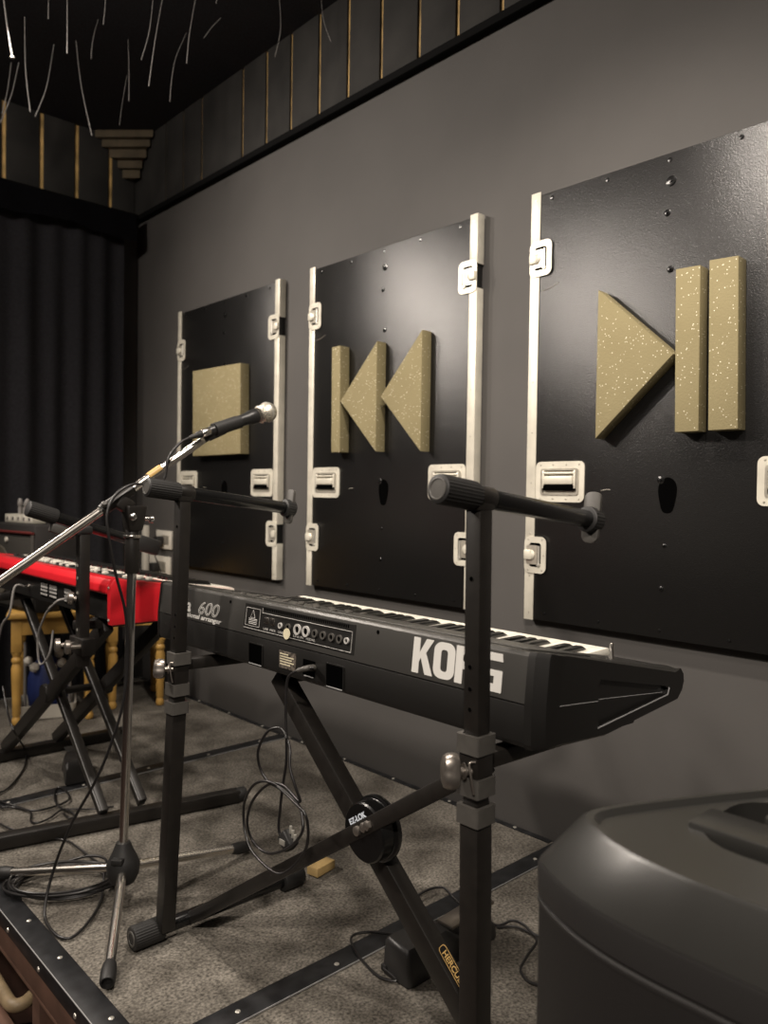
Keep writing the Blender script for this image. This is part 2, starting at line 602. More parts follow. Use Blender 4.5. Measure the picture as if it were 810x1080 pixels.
special = {0: 'thickest bright hanging fibre strand at the left edge, knotted at its end',
           9: 'long thin fibre strand reaching down to the olive corner piece',
           16: 'short slanted fibre strand, nearly level, right of the other strands',
           18: 'faint curved fibre strand hanging beside the row of timber edges',
           2: 'fibre strand curving left, left of the olive corner piece',
           1: 'long straight fibre strand left of the left curving one',
           11: 'longest of the two slanted fibre strands above the olive corner piece'}
ordinals = ['first', 'second', 'third', 'fourth', 'fifth', 'sixth', 'seventh', 'eighth', 'ninth', 'tenth', 'eleventh', 'twelfth', 'thirteenth',
            'fourteenth', 'fifteenth', 'sixteenth', 'seventeenth', 'eighteenth', 'nineteenth', 'twentieth']
by_tip = sorted(range(len(strands)), key=lambda q: strands[q][2][0])
for i, (a, b, c, w) in enumerate(strands):
    p0 = on_z(a[0], a[1], CZ)
    dep = (p0 - V((0, 0, CAM_Z))).dot(f_)

    def at_depth(q, dd):
        return V((0, 0, CAM_Z)) + ray(*q) * dd
    pts = [p0 + V((0, 0, 0.004)), at_depth(b, dep), at_depth(c, dep)]
    rad = w * 0.38 * dep / 820
    o = MB().tube(pts, lambda t, rad=rad: rad * (0.6 + 0.4 * t), n=6)
    if i == 0:
        o.lathe(pts[-1] + V((0, 0, 0.008)), (0, 0, -1), [(0, 0.001), (0.003, 0.006), (0.008, 0.007), (0.012, 0)], 10)
    o = o.build('fibre_strand', M['fibre'])
    tag(o, special.get(i, 'thin fibre strand on the black ceiling, its tip ' + ordinals[by_tip.index(i)] + ' from the left of the photo'), 'ceiling fibre', 'fibre strands hanging from the ceiling')

# ------------------------------------------------------------------ curtain on the back wall
cur = thing('curtain', 'black pleated curtain covering the back wall', 'curtain', (0.3, 3.52, 0))
b = bmesh.new()
NX, NZ = 420, 10
x0, x1 = -1.3, 1.60
grid = []
for i in range(NX + 1):
    u = i / NX
    x = x0 + (x1 - x0) * u
    ph = x * 2 * PI / 0.118
    colv = []
    for j in range(NZ + 1):
        t = j / NZ
        amp = 0.008 + 0.012 * (1 - t)
        y = 3.535 + amp * math.sin(ph + 0.6 * math.sin(x * 9) + 0.25 * (1 - t) * math.sin(x * 5)) + 0.008 * math.sin(ph * 0.37 + 2 * t)
        colv.append(b.verts.new((x, y, 0.006 + 2.13 * t)))
    grid.append(colv)
for i in range(NX):
    for j in range(NZ):
        b.faces.new((grid[i][j], grid[i + 1][j], grid[i + 1][j + 1], grid[i][j + 1]))
bmesh.ops.solidify(b, geom=b.faces[:], thickness=0.003)
m_ = MB(); m_._take(b)
m_.build('curtain_cloth', M['curtain'], cur, angle=60)
MB().box((0.16, 3.535, 2.165), (2.98, 0.10, 0.07), 0.006).build('curtain_track', M['trim_black'], cur)
# folded header cloth hanging from the track
mb = MB()
L1, L2 = [], []
for k in range(61):
    x = -1.3 + 2.93 * k / 60
    yy = 3.474 + 0.006 * math.sin(x * 23)
    L1.append((x, yy, 2.185)); L2.append((x, yy + 0.010 * math.sin(x * 41), 2.075 + 0.010 * math.sin(x * 11)))
b = bmesh.new()
va = [b.verts.new(p) for p in L1]; vb = [b.verts.new(p) for p in L2]
for k in range(60):
    b.faces.new((va[k], va[k + 1], vb[k + 1], vb[k]))
bmesh.ops.solidify(b, geom=b.faces[:], thickness=0.004)
mb._take(b)
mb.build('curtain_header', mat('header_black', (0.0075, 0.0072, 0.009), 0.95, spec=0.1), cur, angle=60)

# ------------------------------------------------------------------ stage decks
SX0, SX1 = 0.53, 1.712
deck_info = [(2.378, 3.590, 'carpeted stage deck furthest from the camera, under the stools and the stacked amplifier'),
             (1.164, 2.376, 'middle carpeted stage deck under the chrome microphone stand and coiled cable'),
             (-0.050, 1.162, 'nearest carpeted stage deck under the black pedal and loudspeaker'),
             ]
for y0, y1, lab in deck_info:
    d = thing('stage_deck', lab, 'stage deck', (SX0, y0, -0.40), 'carpeted stage decks')
    yc = (y0 + y1) / 2; L = y1 - y0
    MB().box(((SX0 + SX1) / 2, yc, -0.011), (SX1 - SX0 - 0.006, L - 0.002, 0.020), 0.001).build('carpet_top', M['carpet'], d)
    e = MB()
    e.box((SX0 + 0.024, yc, 0.0002), (0.048, L, 0.004), 0.0008)
    e.box((SX0 + 0.002, yc, -0.016), (0.004, L, 0.034), 0.0008)
    e.box(((SX0 + SX1) / 2 + 0.02, y1 - 0.026, 0.0000), (SX1 - SX0 - 0.06, 0.050, 0.004), 0.0008)
    e.box((SX1 - 0.010, yc - 0.03, 0.0000), (0.018, L - 0.07, 0.004), 0.0008)
    e.build('edge_angle', M['edge_metal'], d, 'black metal edging strip')
    MB().box((SX0 - 0.0004, yc, 0.0012), (0.0014, L, 0.0020)).box(((SX0 + SX1) / 2 + 0.02, y1 - 0.0515, 0.0010), (SX1 - SX0 - 0.06, 0.0012, 0.0024)).build('pale_edge', M['edge_bright'], d)  # thin pale line along the front edge and the joint strip

    def screw(p, n):
        MB().lathe(p, n, [(0, 0.0052), (0.0012, 0.0048), (0.0022, 0.003), (0.0026, 0)], 12).build('screw', M['screw'], d)
    for k in range(6):
        screw((SX0 + 0.030, y0 + 0.1 + k * (L - 0.2) / 5.0 + (0.03 if k % 2 else 0), 0.0018), (0, 0, 1))
    for k in range(5):
        screw((SX0 + 0.20 + k * 0.215, y1 - 0.026 - 0.008 * (k % 2), 0.0018), (0, 0, 1))
    for k in range(5):
        screw((SX1 - 0.011, y0 + 0.12 + k * 0.24, 0.0018), (0, 0, 1))
    for k in range(6):
        screw((SX0 - 0.0002, y0 + 0.18 + k * 0.18, -0.021), (-1, 0, 0))
    fr = MB()
    fr.box((SX0 + 0.012, yc, -0.052), (0.020, L - 0.004, 0.060), 0.002)
    fr.box((SX0 + 0.030, yc, -0.086), (0.056, L - 0.004, 0.010), 0.002)
    for yy in (y0 + 0.03, y0 + L / 3, y0 + 2 * L / 3, y1 - 0.03):
        fr.box((SX0 + 0.030, yy, -0.235), (0.040, 0.040, 0.290), 0.002)
    fr.box((SX0 + 0.030, yc, -0.375), (0.045, L - 0.004, 0.045), 0.002)
    fr.build('under_frame', M['under_wood'], d, 'brown wooden side frame')
    MB().box(((SX0 + SX1) / 2 + 0.25, yc, -0.21), (0.02, L - 0.01, 0.378)).build('inner_panel', M['trim_black'], d)

# bent beige pipe leaning inside the stage's side frame, and the timber step frame beside it
pp = [V((0.40, 1.90, -0.245)), V((0.405, 1.80, -0.245)), V((0.41, 1.635, -0.245)), V((0.42, 1.600, -0.245)), V((0.455, 1.590, -0.245)), V((0.525, 1.600, -0.245))]


def px_z(pts, z):
    return [on_z(x, y, z) for x, y in pts]


step = thing('step_frame', 'reddish brown timber step frame against the stage side, lower left', 'step', (0.40, 1.5, FZ))
f = MB()
f.box((0.500, 1.40, -0.190), (0.040, 1.60, 0.030), 0.003)
f.box((0.300, 1.40, -0.190), (0.050, 1.60, 0.030), 0.003)
f.build('side_rail', M['under_wood'], step)
for y in (0.70, 1.10, 1.50, 1.86, 2.15):
    MB().box((0.402, y, -0.190), (0.150, 0.055, 0.028), 0.003).build('cross_rail', M['under_wood'], step)
for x in (0.30, 0.50):
    for y in (0.68, 2.12):
        MB().box((x, y, -0.303), (0.036, 0.036, 0.190), 0.003).build('leg', M['under_wood'], step)
pipe_px = [(-24, 1000), (-10, 1024), (4, 1048), (13, 1060), (25, 1058), (36, 1049), (48, 1040)]
o = MB().tube(px_z(pipe_px, -0.162), 0.0135, 16).build('bent_pipe', M['pipe'])
move_origin(o, on_z(10, 1050, -0.162))
tag(o, 'bent beige pipe lying on the brown step frame, lower left', 'pipe')


# ------------------------------------------------------------------ flight case panels on the right wall
PW, PH, PZ = 0.765, 1.110, 0.580


def make_panel(yl):
    """panel whose left edge is at y = yl"""
    root = thing('case_panel', 'x', 'case panel', (WX, yl, PZ), 'black flight case panels on the wall')

    def P(u, v, w):
        return V((WX - w, yl - u, PZ + v))

    def pb(mb, u0, u1, v0, v1, w0, w1, bev=0.0):
        return mb.box(P((u0 + u1) / 2, (v0 + v1) / 2, (w0 + w1) / 2), (w1 - w0, u1 - u0, v1 - v0), bev)

    pb(MB(), 0.003, PW - 0.003, 0, PH, 0.0015, 0.030, 0.0015).build('board', M['board'], root)
    LV = ((0.122, 0.218), (0.898, 0.990))

    def mir(u, side):
        return u if side == 0 else PW - u

    for side in (0, 1):
        # edge strip in three lengths, broken at the latches
        for v0, v1 in ((-0.002, LV[0][0] + 0.012), (LV[0][1] - 0.012, LV[1][0] + 0.012), (LV[1][1] - 0.012, PH + 0.008)):
            m1 = MB()
            ua, ub = sorted((mir(-0.001, side), mir(0.026, side)))
            pb(m1, ua, ub, v0, v1, 0.0300, 0.0325, 0.0008)
            ua, ub = sorted((mir(-0.003, side), mir(-0.0003, side)))
            pb(m1, ua, ub, v0, v1, 0.004, 0.0325, 0.0008)
            st = m1.build('edge_strip', M['alu'], root, 'off-white metal edge strip')
            n = max(2, int((v1 - v0) / 0.11))
            for k in range(n):
                MB().lathe(P(mir(0.013, side), v0 + 0.02 + (v1 - v0 - 0.04) * k / (n - 1), 0.0322), (-1, 0, 0), [(0, 0.0028), (0.001, 0.0022), (0.0013, 0)], 8).build('rivet', M['alu_dark'], st)
        for v0, v1 in LV:
            vc = (v0 + v1) / 2; h = v1 - v0; w = 0.068
            uc = 0.031

            def C(a, b_, ww):
                return P(mir(uc + a, side), vc + b_, ww)
            outer = rrect(w, h, 0.016); inner = rrect(w - 0.030, h - 0.032, 0.008)
            m1 = MB().ring([C(a, b_, 0.0328) for a, b_ in outer], [C(a, b_, 0.0328) for a, b_ in inner], (-0.0024, 0, 0))
            la = m1.build('latch', M['alu'], root, 'off-white recessed butterfly latch')
            MB().prism([C(a, b_, 0.0304) for a, b_ in rrect(w - 0.029, h - 0.031, 0.008)], (-0.0008, 0, 0)).build('latch_recess', M['kb_recess'], la)
            MB().prism([C(a - 0.010, b_, 0.0305) for a, b_ in rrect(w - 0.034, h - 0.046, 0.004)], (-0.0052, 0, 0)).build('latch_plate', M['alu_dark'], la)
            m1 = MB().box(C(-0.020, 0.0, 0.0375), (0.010, 0.024, 0.026), 0.003)
            m1.lathe(C(-0.013, 0.0, 0.0340), (-1, 0, 0), [(0, 0.013), (0.004, 0.013), (0.006, 0.010), (0.008, 0.003), (0.008, 0)], 16)
            m1.build('latch_hook', M['alu'], la)
            m1 = MB().cyl(C(0.012, -0.024, 0.0345), C(0.012, 0.024, 0.0345), 0.0035, n=10)
            m1.lathe(C(0.012, -0.026, 0.033), (-1, 0, 0), [(0, 0.006), (0.005, 0.005), (0.006, 0)], 12)
            m1.build('latch_spring', M['screw'], la)
            for a, b_ in ((-0.022, 0.040), (0.022, 0.040), (-0.022, -0.040), (0.022, -0.040), (0.027, 0)):
                MB().lathe(C(a, b_ * h / 0.096, 0.0350), (-1, 0, 0), [(0, 0.0026), (0.0009, 0.002), (0.0012, 0)], 8).build('rivet', M['alu_dark'], la)
        # sprung handle in its dish
        uc, vc, w, h = 0.101, 0.362, 0.146, 0.104

        def C(a, b_, ww):
            return P(mir(uc + a, side), vc + b_, ww)
        outer = rrect(w, h, 0.015); inner = rrect(w - 0.034, h - 0.038, 0.006)
        m1 = MB().ring([C(a, b_ , 0.0302) for a, b_ in outer], [C(a, b_, 0.0302) for a, b_ in inner], (-0.0030, 0, 0))
        hd = m1.build('handle', M['alu'], root, 'off-white recessed case handle')
        m2 = MB().ring([C(a, b_, 0.0330) for a, b_ in rrect(w - 0.032, h - 0.036, 0.007)], [C(a, b_, 0.0330) for a, b_ in rrect(w - 0.042, h - 0.046, 0.005)], (-0.0025, 0, 0))
        m2.build('dish_rim', M['alu_dark'], hd)
        MB().prism([C(a, b_, 0.0301) for a, b_ in rrect(w - 0.036, h - 0.040, 0.006)], (-0.0006, 0, 0)).build('dish', M['alu_dark'], hd)
        m2 = MB().box(C(0, 0.004, 0.0365), (0.009, w - 0.060, 0.022), 0.003)
        m2.build('grip', M['alu'], hd)
        m2 = MB().cyl(C(-w / 2 + 0.024, 0.022, 0.036), C(w / 2 - 0.024, 0.022, 0.036), 0.0032, n=10)
        for a in (-w / 2 + 0.026, w / 2 - 0.026):
            m2.box(C(a, 0.006, 0.0345), (0.008, 0.006, 0.046), 0.001)
        m2.build('spring_bar', M['alu'], hd)
        MB().box(C(0, -0.0155, 0.0345), (0.008, w - 0.052, 0.014), 0.001).build('slot', M['kb_recess'], hd)
        for a in (-0.058, -0.02, 0.02, 0.058):
            for b_ in (-0.044, 0.044):
                MB().lathe(C(a, b_, 0.0331), (-1, 0, 0), [(0, 0.003), (0.001, 0.0022), (0.0014, 0)], 8).build('rivet', M['alu_dark'], hd)
    # bolts down the middle and small screws along the top and bottom
    for v, r in ((1.045, 0.012), (0.975, 0.008), (0.845, 0.008), (0.365, 0.009), (0.215, 0.005), (0.115, 0.006)):
        MB().lathe(P(0.385 + 0.01 * math.sin(v * 30), v, 0.0295), (-1, 0, 0), [(0, r), (0.0015, r), (0.0025, r * 0.7), (0.0028, r * 0.35), (0.006, r * 0.3), (0.0065, 0)], 16).build('bolt', M['black_gloss'], root)
    for k in range(5):
        MB().lathe(P(0.06 + k * 0.16, PH - 0.016, 0.0295), (-1, 0, 0), [(0, 0.006), (0.002, 0.005), (0.003, 0)], 12).build('bolt', M['black_gloss'], root)
        MB().lathe(P(0.06 + k * 0.16, 0.018, 0.0295), (-1, 0, 0), [(0, 0.004), (0.002, 0.0035), (0.003, 0)], 12).build('bolt', M['black_gloss'], root)
    MB().prism([P(0.392 + 0.022 * math.cos(a) * (1 + 0.12 * math.sin(3 * a)), 0.330 + 0.046 * math.sin(a) * (1 + 0.1 * math.cos(2 * a)), 0.0297) for a in [2 * PI * q / 30 for q in range(30)]], (-0.0006, 0, 0)).build('stain', M['kb_recess'], root, 'dark oval stain')
    # scuff left by a removed bracket
    m1 = MB()
    m1.tube([P(0.035, 0.86, 0.0302), P(0.06, 0.863, 0.0302), P(0.085, 0.872, 0.0302)], 0.0008, 6)
    m1.tube([P(0.22, 0.34, 0.0302), P(0.235, 0.343, 0.0302), P(0.245, 0.342, 0.0302)], 0.0009, 6)
    m1.build('scuff_mark', M['alu_dark'], root)
    return root


pan = make_panel(1.252)
pan['label'] = 'black case panel nearest the camera, carrying the play-and-pause foam shapes'
pan2 = copy_tree(pan); pan2.location.y = 2.206
pan2['label'] = 'middle black case panel, carrying the rewind foam shapes'
pan3 = copy_tree(pan); pan3.location.y = 3.160
pan3['label'] = 'black case panel furthest away, carrying the square foam block'

# foam control symbols
FW0, FD = WX - 0.0308, 0.040


def foam(name, yz, label, group=None):
    c = V((FW0, sum(p[0] for p in yz) / len(yz), sum(p[1] for p in yz) / len(yz)))
    o = MB().prism([(FW0, y, z) for y, z in yz], (-FD, 0, 0), 0.0015).build(name, M['foam'])
    move_origin(o, c)
    tag(o, label, 'foam symbol', group or 'olive foam symbols on the case panels')


foam('foam_triangle', [(1.026, 1.400), (1.026, 1.044), (0.833, 1.224)], 'olive foam triangle pointing right, beside two upright foam bars')
foam('foam_bar', [(0.832, 1.410), (0.776, 1.408), (0.772, 1.050), (0.826, 1.050)], 'upright olive foam bar next to the right-pointing foam triangle')
foam('foam_bar', [(0.757, 1.414), (0.695, 1.411), (0.688, 1.050), (0.751, 1.050)], 'rightmost upright olive foam bar on the nearest panel')
foam('foam_bar', [(2.034, 1.393), (1.990, 1.393), (1.986, 1.042), (2.030, 1.042)], 'single upright olive foam bar left of the left-pointing triangles')
foam('foam_triangle', [(1.986, 1.209), (1.810, 1.384), (1.810, 1.038)], 'left-pointing olive foam triangle next to the single foam bar')
foam('foam_triangle', [(1.790, 1.209), (1.613, 1.391), (1.613, 1.032)], 'left-pointing olive foam triangle furthest from the single foam bar')
foam('foam_block', [(2.962, 1.412), (2.594, 1.405), (2.588, 1.054), (2.956, 1.054)], 'square olive foam block on the furthest panel, behind the microphone')


# ------------------------------------------------------------------ white wall sockets behind the red keyboard
def socket(z, y, label, h, w):
    r = thing('wall_socket', label, 'socket', (WX, y, z), 'wall sockets left of the furthest panel')
    MB().box((WX - 0.006, y, z), (0.011, w, h), 0.003).build('faceplate', M['white_plastic'], r)
    MB().box((WX - 0.0125, y - 0.02, z), (0.002, w * 0.45, h * 0.5), 0.0008).build('insert', M['alu_dark'], r)
    p = MB().box((WX - 0.031, y + 0.01, z - 0.005), (0.034, 0.042, 0.042), 0.006).build('plug', M['black_rubber'], r)
    MB().tube([(WX - 0.045, y + 0.01, z - 0.02), (WX - 0.055, y - 0.005, z - 0.07), (WX - 0.03, y - 0.02, z - 0.16), (WX - 0.03, y - 0.01, z - 0.26)], 0.003, 8).build('plug_lead', M['cable'], p)


socket(0.680, 3.325, 'upper white wall socket with a black plug beside the furthest panel', 0.085, 0.145)
socket(0.555, 3.365, 'lower white wall socket with a black plug beside the furthest panel', 0.095, 0.20)
o = MB().box((WX - 0.012, 3.505, 0.62), (0.023, 0.035, 0.24), 0.003).build('cable_trunking', M['white_plastic'])
move_origin(o, (WX, 3.505, 0.62))
tag(o, 'short upright white cable trunking left of the wall sockets', 'trunking')


# ------------------------------------------------------------------ arranger keyboard
KY0, KY1 = 0.560, 1.592
kb = thing('arranger_keyboard', 'black arranger keyboard on the near stand, its jack panel facing the camera', 'keyboard', (0.80, (KY0 + KY1) / 2, 0.575))


def zdeck(x):
    return 0.705 - 0.190 * (x - 0.806)


XS = 0.794


def xs_at(z):
    return XS + 0.0065 * max(0, (z - 0.640)) / 0.062


UPY = V((0.104, 0, 0.9946))
bx0, bx1 = KY0 + 0.028, KY1 - 0.028
lower = [(0.7975, 0.584), (XS, 0.590), (XS, 0.6385), (0.99, 0.6385), (1.140, 0.600), (1.140, 0.586), (0.946, 0.576)]
MB().prism([(x, bx0, z) for x, z in lower], (0, bx1 - bx0, 0), 0.0012).build('lower_case', M['kb_black'], kb)
upper = [(XS, 0.6400), (xs_at(0.700), 0.700), (0.8035, 0.7045), (0.810, zdeck(0.810)), (1.006, zdeck(1.006)), (1.010, 0.632), (1.160, 0.628), (1.166, 0.612), (1.140, 0.6015), (0.99, 0.6400)]
MB().prism([(x, bx0, z) for x, z in upper], (0, bx1 - bx0, 0), 0.0010).build('upper_case', M['kb_grey'], kb)
full = [(0.7965, 0.583), (XS - 0.001, 0.590), (XS - 0.001, 0.640), (xs_at(0.70) - 0.001, 0.699), (0.803, 0.706), (0.812, zdeck(0.812) + 0.001), (1.146, zdeck(1.146) + 0.002), (1.162, 0.6345), (1.1715, 0.6250), (1.1735, 0.6130), (1.168, 0.6000), (1.154, 0.5885), (0.946, 0.574)]
cxp = 0.96; czp = 0.635


def inset(prof, dx0, dz):
    out = []
    for x, z in prof:
        if x < 0.82:
            x2 = x + dx0
        elif x > 1.1:
            x2 = x - dz * 1.5
        else:
            x2 = x
        z2 = z - dz if z > czp else z + dz
        out.append((x2, z2))
    return out


rec = [(0.925, 0.657), (1.106, 0.620), (1.116, 0.614), (1.112, 0.606), (0.925, 0.592), (0.920, 0.600), (0.920, 0.650)]
for ye, s in ((KY0, 1), (KY1, -1)):
    m1 = MB()
    l0 = [(x, ye + s * 0.0278, z) for x, z in full]
    l1 = [(x, ye + s * 0.018, z) for x, z in inset(full, 0.002, 0.0)]
    l2 = [(x, ye + s * 0.006, z) for x, z in inset(full, 0.016, 0.002)]
    l3 = [(x, ye, z) for x, z in inset(full, 0.034, 0.006)]
    m1.loft([l0, l1, l2, l3], cap=False)
    m1.plate_hole(l3, [(x, ye, z) for x, z in rec], (0, s * 0.007, 0))
    b2 = m1.bm
    bmesh.ops.remove_doubles(b2, verts=b2.verts[:], dist=0.00005)
    cap = m1.build('end_cap', M['kb_black'], kb, angle=22)
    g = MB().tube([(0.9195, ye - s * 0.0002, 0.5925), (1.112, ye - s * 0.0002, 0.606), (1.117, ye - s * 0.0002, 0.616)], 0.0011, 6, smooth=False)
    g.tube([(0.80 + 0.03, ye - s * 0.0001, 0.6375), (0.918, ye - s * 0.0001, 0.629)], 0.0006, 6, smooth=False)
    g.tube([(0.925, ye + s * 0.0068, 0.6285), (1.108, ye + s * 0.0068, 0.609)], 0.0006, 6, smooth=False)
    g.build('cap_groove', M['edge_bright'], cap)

# keys: C to C, five octaves
KEYY0 = 0.684; KW = 0.0232
zk = lambda x: 0.6500 + 0.003 * (x - 1.02) / 0.14
wk_mesh = None
for ya, yb in ((bx0, KEYY0 - 0.001), (KEYY0 + 36 * KW + 0.001, bx1)):
    MB().prism([(1.004, ya, zdeck(1.004)), (1.150, ya, zdeck(1.15) + 0.001), (1.166, ya, zdeck(1.168)), (1.168, ya, 0.613), (1.004, ya, 0.6305)], (0, yb - ya, 0), 0.001).build('key_cheek', M['kb_black'], kb)
for i in range(36):
    y = KEYY0 + i * KW
    pts = [(1.020, zk(1.02)), (1.150, zk(1.15)), (1.164, zk(1.15) - 0.006), (1.164, zk(1.15) - 0.019), (1.020, zk(1.02) - 0.015)]
    MB().prism([(x, y + 0.0005, z) for x, z in pts], (0, KW - 0.0010, 0), 0.0006).build('white_key', M['white_key'], kb)
for i in range(35):
    if i % 7 in (2, 6):
        continue
    y = KEYY0 + (i + 1) * KW
    pts = [(1.018, zk(1.02) + 0.0095), (1.100, zk(1.10) + 0.0080), (1.114, zk(1.114) + 0.001), (1.018, zk(1.02) + 0.001)]
    MB().prism([(x, y - 0.0062, z) for x, z in pts], (0, 0.0124, 0), 0.0015).build('black_key', M['black_key'], kb)
m1 = MB().box((0.905, 1.06, zdeck(0.905) + 0.0012), (0.150, 0.90, 0.0020), 0.0006, Matrix.Rotation(math.radians(10.75), 3, 'Y'))
m1.build('control_panel', M['kb_grey'], kb)
MB().cyl((1.055, 0.622, zdeck(1.055) - 0.002), (1.055, 0.622, zdeck(1.055) + 0.024), 0.0042, 0.0034, 14, 0.001).build('joystick', M['chrome_worn'], kb)
for k in range(22):
    xk = 0.86 + 0.05 * (k % 3)
    MB().box((xk, 1.05 + 0.016 * k, zdeck(xk) + 0.003), (0.012, 0.010, 0.004), 0.001).build('panel_button', M['grey_plastic'], kb)


def back(y, z, off=0.0):
    return V((xs_at(z) - off, y, z))


# large logo, block letters
LZ, LH = 0.6465, 0.0500
lcount = 0
lg = MB()


def lp(y0, w, pts):
    """polygon in letter units (0..1 across, 0..1 up)"""
    global lcount
    lcount += 1
    P = [back(y0 - a * w, LZ + b_ * LH, 0.0002 + 0.00006 * (lcount % 6)) for a, b_ in pts]
    lg.prism(P, V((-0.0008, 0, 0)))


def lring(y0, w, o, i):
    lg.ring([back(y0 - a * w, LZ + b_ * LH, 0.0002) for a, b_ in o], [back(y0 - a * w, LZ + b_ * LH, 0.0002) for a, b_ in i], (-0.0008, 0, 0))


def oval(x0, x1, z0, z1, r):
    out = []
    for cx, cy, a0 in ((x1 - r, z1 - r * 0.7, 0), (x0 + r, z1 - r * 0.7, 90), (x0 + r, z0 + r * 0.7, 180), (x1 - r, z0 + r * 0.7, 270)):
        for k in range(6):
            a = math.radians(a0 + 18 * k)
            out.append((cx + r * math.cos(a), cy + 0.7 * r * math.sin(a)))
    return out


y = 0.789; w = 0.0395
lp(y, w, [(0, 0), (0.33, 0), (0.33, 0.33), (0.41, 0.45), (0.66, 0), (1.02, 0), (0.65, 0.60), (1, 1), (0.64, 1), (0.33, 0.58), (0.33, 1), (0, 1)])
y -= 0.0412
lring(y, w, oval(0, 1, 0, 1, 0.36), oval(0.34, 0.66, 0.20, 0.80, 0.12))
y -= 0.0412
lp(y, w, [(0, 0), (0.33, 0), (0.33, 1), (0, 1)])
lring(y, w, oval(0.05, 0.98, 0.40, 1, 0.28), oval(0.33, 0.64, 0.57, 0.82, 0.10))
lp(y, w, [(0.42, 0.46), (0.68, 0.46), (1.0, 0), (0.66, 0)])
y -= 0.0412
lp(y, w, [(0, 0.25), (0.06, 0.10), (0.2, 0.0), (0.34, 0.0), (0.34, 1), (0.2, 1), (0.06, 0.90), (0, 0.75)])
lp(y, w, [(0.3, 0.80), (0.3, 1), (0.96, 1), (1.0, 0.80)])
lp(y, w, [(0.3, 0.0), (0.3, 0.20), (0.68, 0.20), (0.68, 0.0)])
lp(y, w, [(0.66, 0.0), (0.66, 0.56), (1.0, 0.56), (1.0, 0.0)])
lp(y, w, [(0.48, 0.40), (0.48, 0.56), (0.70, 0.56), (0.70, 0.40)])
lg.build('logo_lettering', M['logo'], kb, 'large pale grey block lettering')
XD = (0, -1, 0)
m1 = MB().text('Pa', 0.036, back(1.472, 0.6565, 0.0006), XD, UPY, bold=0.0011, sx=1.18, shear=0.12)
m1.text('600', 0.036, back(1.404, 0.6565, 0.0006), XD, UPY, bold=0.0002, sx=1.45, shear=0.25)
m1.text('professional arranger', 0.0125, back(1.500, 0.6455, 0.0006), XD, UPY, bold=0.0003, sx=1.75, shear=0.12)
m1.build('model_lettering', M['logo'], kb, 'white model lettering')
# dark inside of the outline numerals
MB().text('600', 0.036, back(1.4035, 0.6566, 0.0009), XD, UPY, bold=-0.0010, sx=1.45, shear=0.25).build('numeral_infill', M['kb_grey'], kb)

# jack panel
JP = lambda y, z, o: back(y, z, o)
m1 = MB().prism([JP(1.232, 0.6490, 0.0001), JP(0.918, 0.6490, 0.0001), JP(0.918, 0.6960, 0.0001), JP(1.232, 0.6960, 0.0001)], (-0.0006, 0, 0))
jp = m1.build('jack_panel', M['kb_black'], kb)
m1 = MB()


def line(y0, z0, y1, z1, r=0.00045):
    m1.tube([JP(y0, z0, 0.0008), JP(y1, z1, 0.0008)], r, 6, smooth=False)


line(1.175, 0.6845, 0.925, 0.6845); line(1.232, 0.6520, 0.925, 0.6520); line(0.925, 0.6520, 0.925, 0.6845)
line(1.175, 0.6845, 1.175, 0.6930); line(1.227, 0.6570, 1.182, 0.6570); line(1.182, 0.6570, 1.182, 0.6890); line(1.182, 0.6890, 1.227, 0.6890); line(1.227, 0.689, 1.227, 0.657)
# warning triangle and small print
line(1.212, 0.6720, 1.197, 0.6720); line(1.212, 0.6720, 1.2045, 0.6860); line(1.197, 0.6720, 1.2045, 0.6860)
for z in (0.6610, 0.6640, 0.6670, 0.6695):
    line(1.216, z, 1.190, z, 0.0008)
m1.build('panel_print', M['print'], jp)
m1 = MB()
for k in range(46):
    m1.box(JP(1.170 - k * 0.0052, 0.6915, 0.0008), (0.0006, 0.0026, 0.0052))
m1.build('vent_slots', M['kb_recess'], jp)
m1 = MB().box(JP(1.160, 0.672, 0.0012), (0.0022, 0.014, 0.011), 0.0005).box(JP(1.141, 0.672, 0.0012), (0.0022, 0.012, 0.013), 0.0005)
m1.build('usb_port', M['chrome_worn'], jp)
for k, (y, big) in enumerate(((1.116, 0), (1.093, 1), (1.066, 2), (1.042, 2), (1.018, 1), (0.996, 1), (0.974, 1), (0.954, 1), (0.936, 0))):
    r0 = (0.0052, 0.0068, 0.0094)[big]
    j = MB()
    s_, t_, d_ = basis((-1, 0, 0.1))
    cc = JP(y, 0.6690, 0.0006)
    j.ring([cc + (s_ * math.cos(a) + t_ * math.sin(a)) * r0 for a in [2 * PI * q / 20 for q in range(20)]],
           [cc + (s_ * math.cos(a) + t_ * math.sin(a)) * r0 * 0.62 for a in [2 * PI * q / 20 for q in range(20)]], (-0.003, 0, 0.0003))
    jk = j.build('jack_socket', M['print'] if big != 1 else M['grey_plastic'], jp)
    MB().prism([cc + (s_ * math.cos(a) + t_ * math.sin(a)) * r0 * 0.64 for a in [2 * PI * q / 20 for q in range(20)]], (-0.0008, 0, 0)).build('jack_hole', M['kb_recess'], jk)
MB().text('USB  MIDI   LINE OUT   LINE IN   PEDAL', 0.0056, JP(1.168, 0.6555, 0.0008), XD, UPY, sx=1.55).build('port_lettering', M['print'], jp)
m1 = MB().lathe(JP(1.092, 0.6585, 0.0040), (-1, 0, 0.1), [(0, 0.0095), (0.0008, 0.0095), (0.0009, 0)], 24)
m1.build('inspection_sticker', M['sticker'], kb, 'round cream sticker')
m1 = MB()
for yv in (1.285, 0.867):
    m1.lathe(JP(yv, 0.692, 0.0002), (-1, 0, 0.1), [(0, 0.0030), (0.0005, 0.0030), (0.0006, 0)], 12)
m1.build('case_screw', M['kb_recess'], kb)
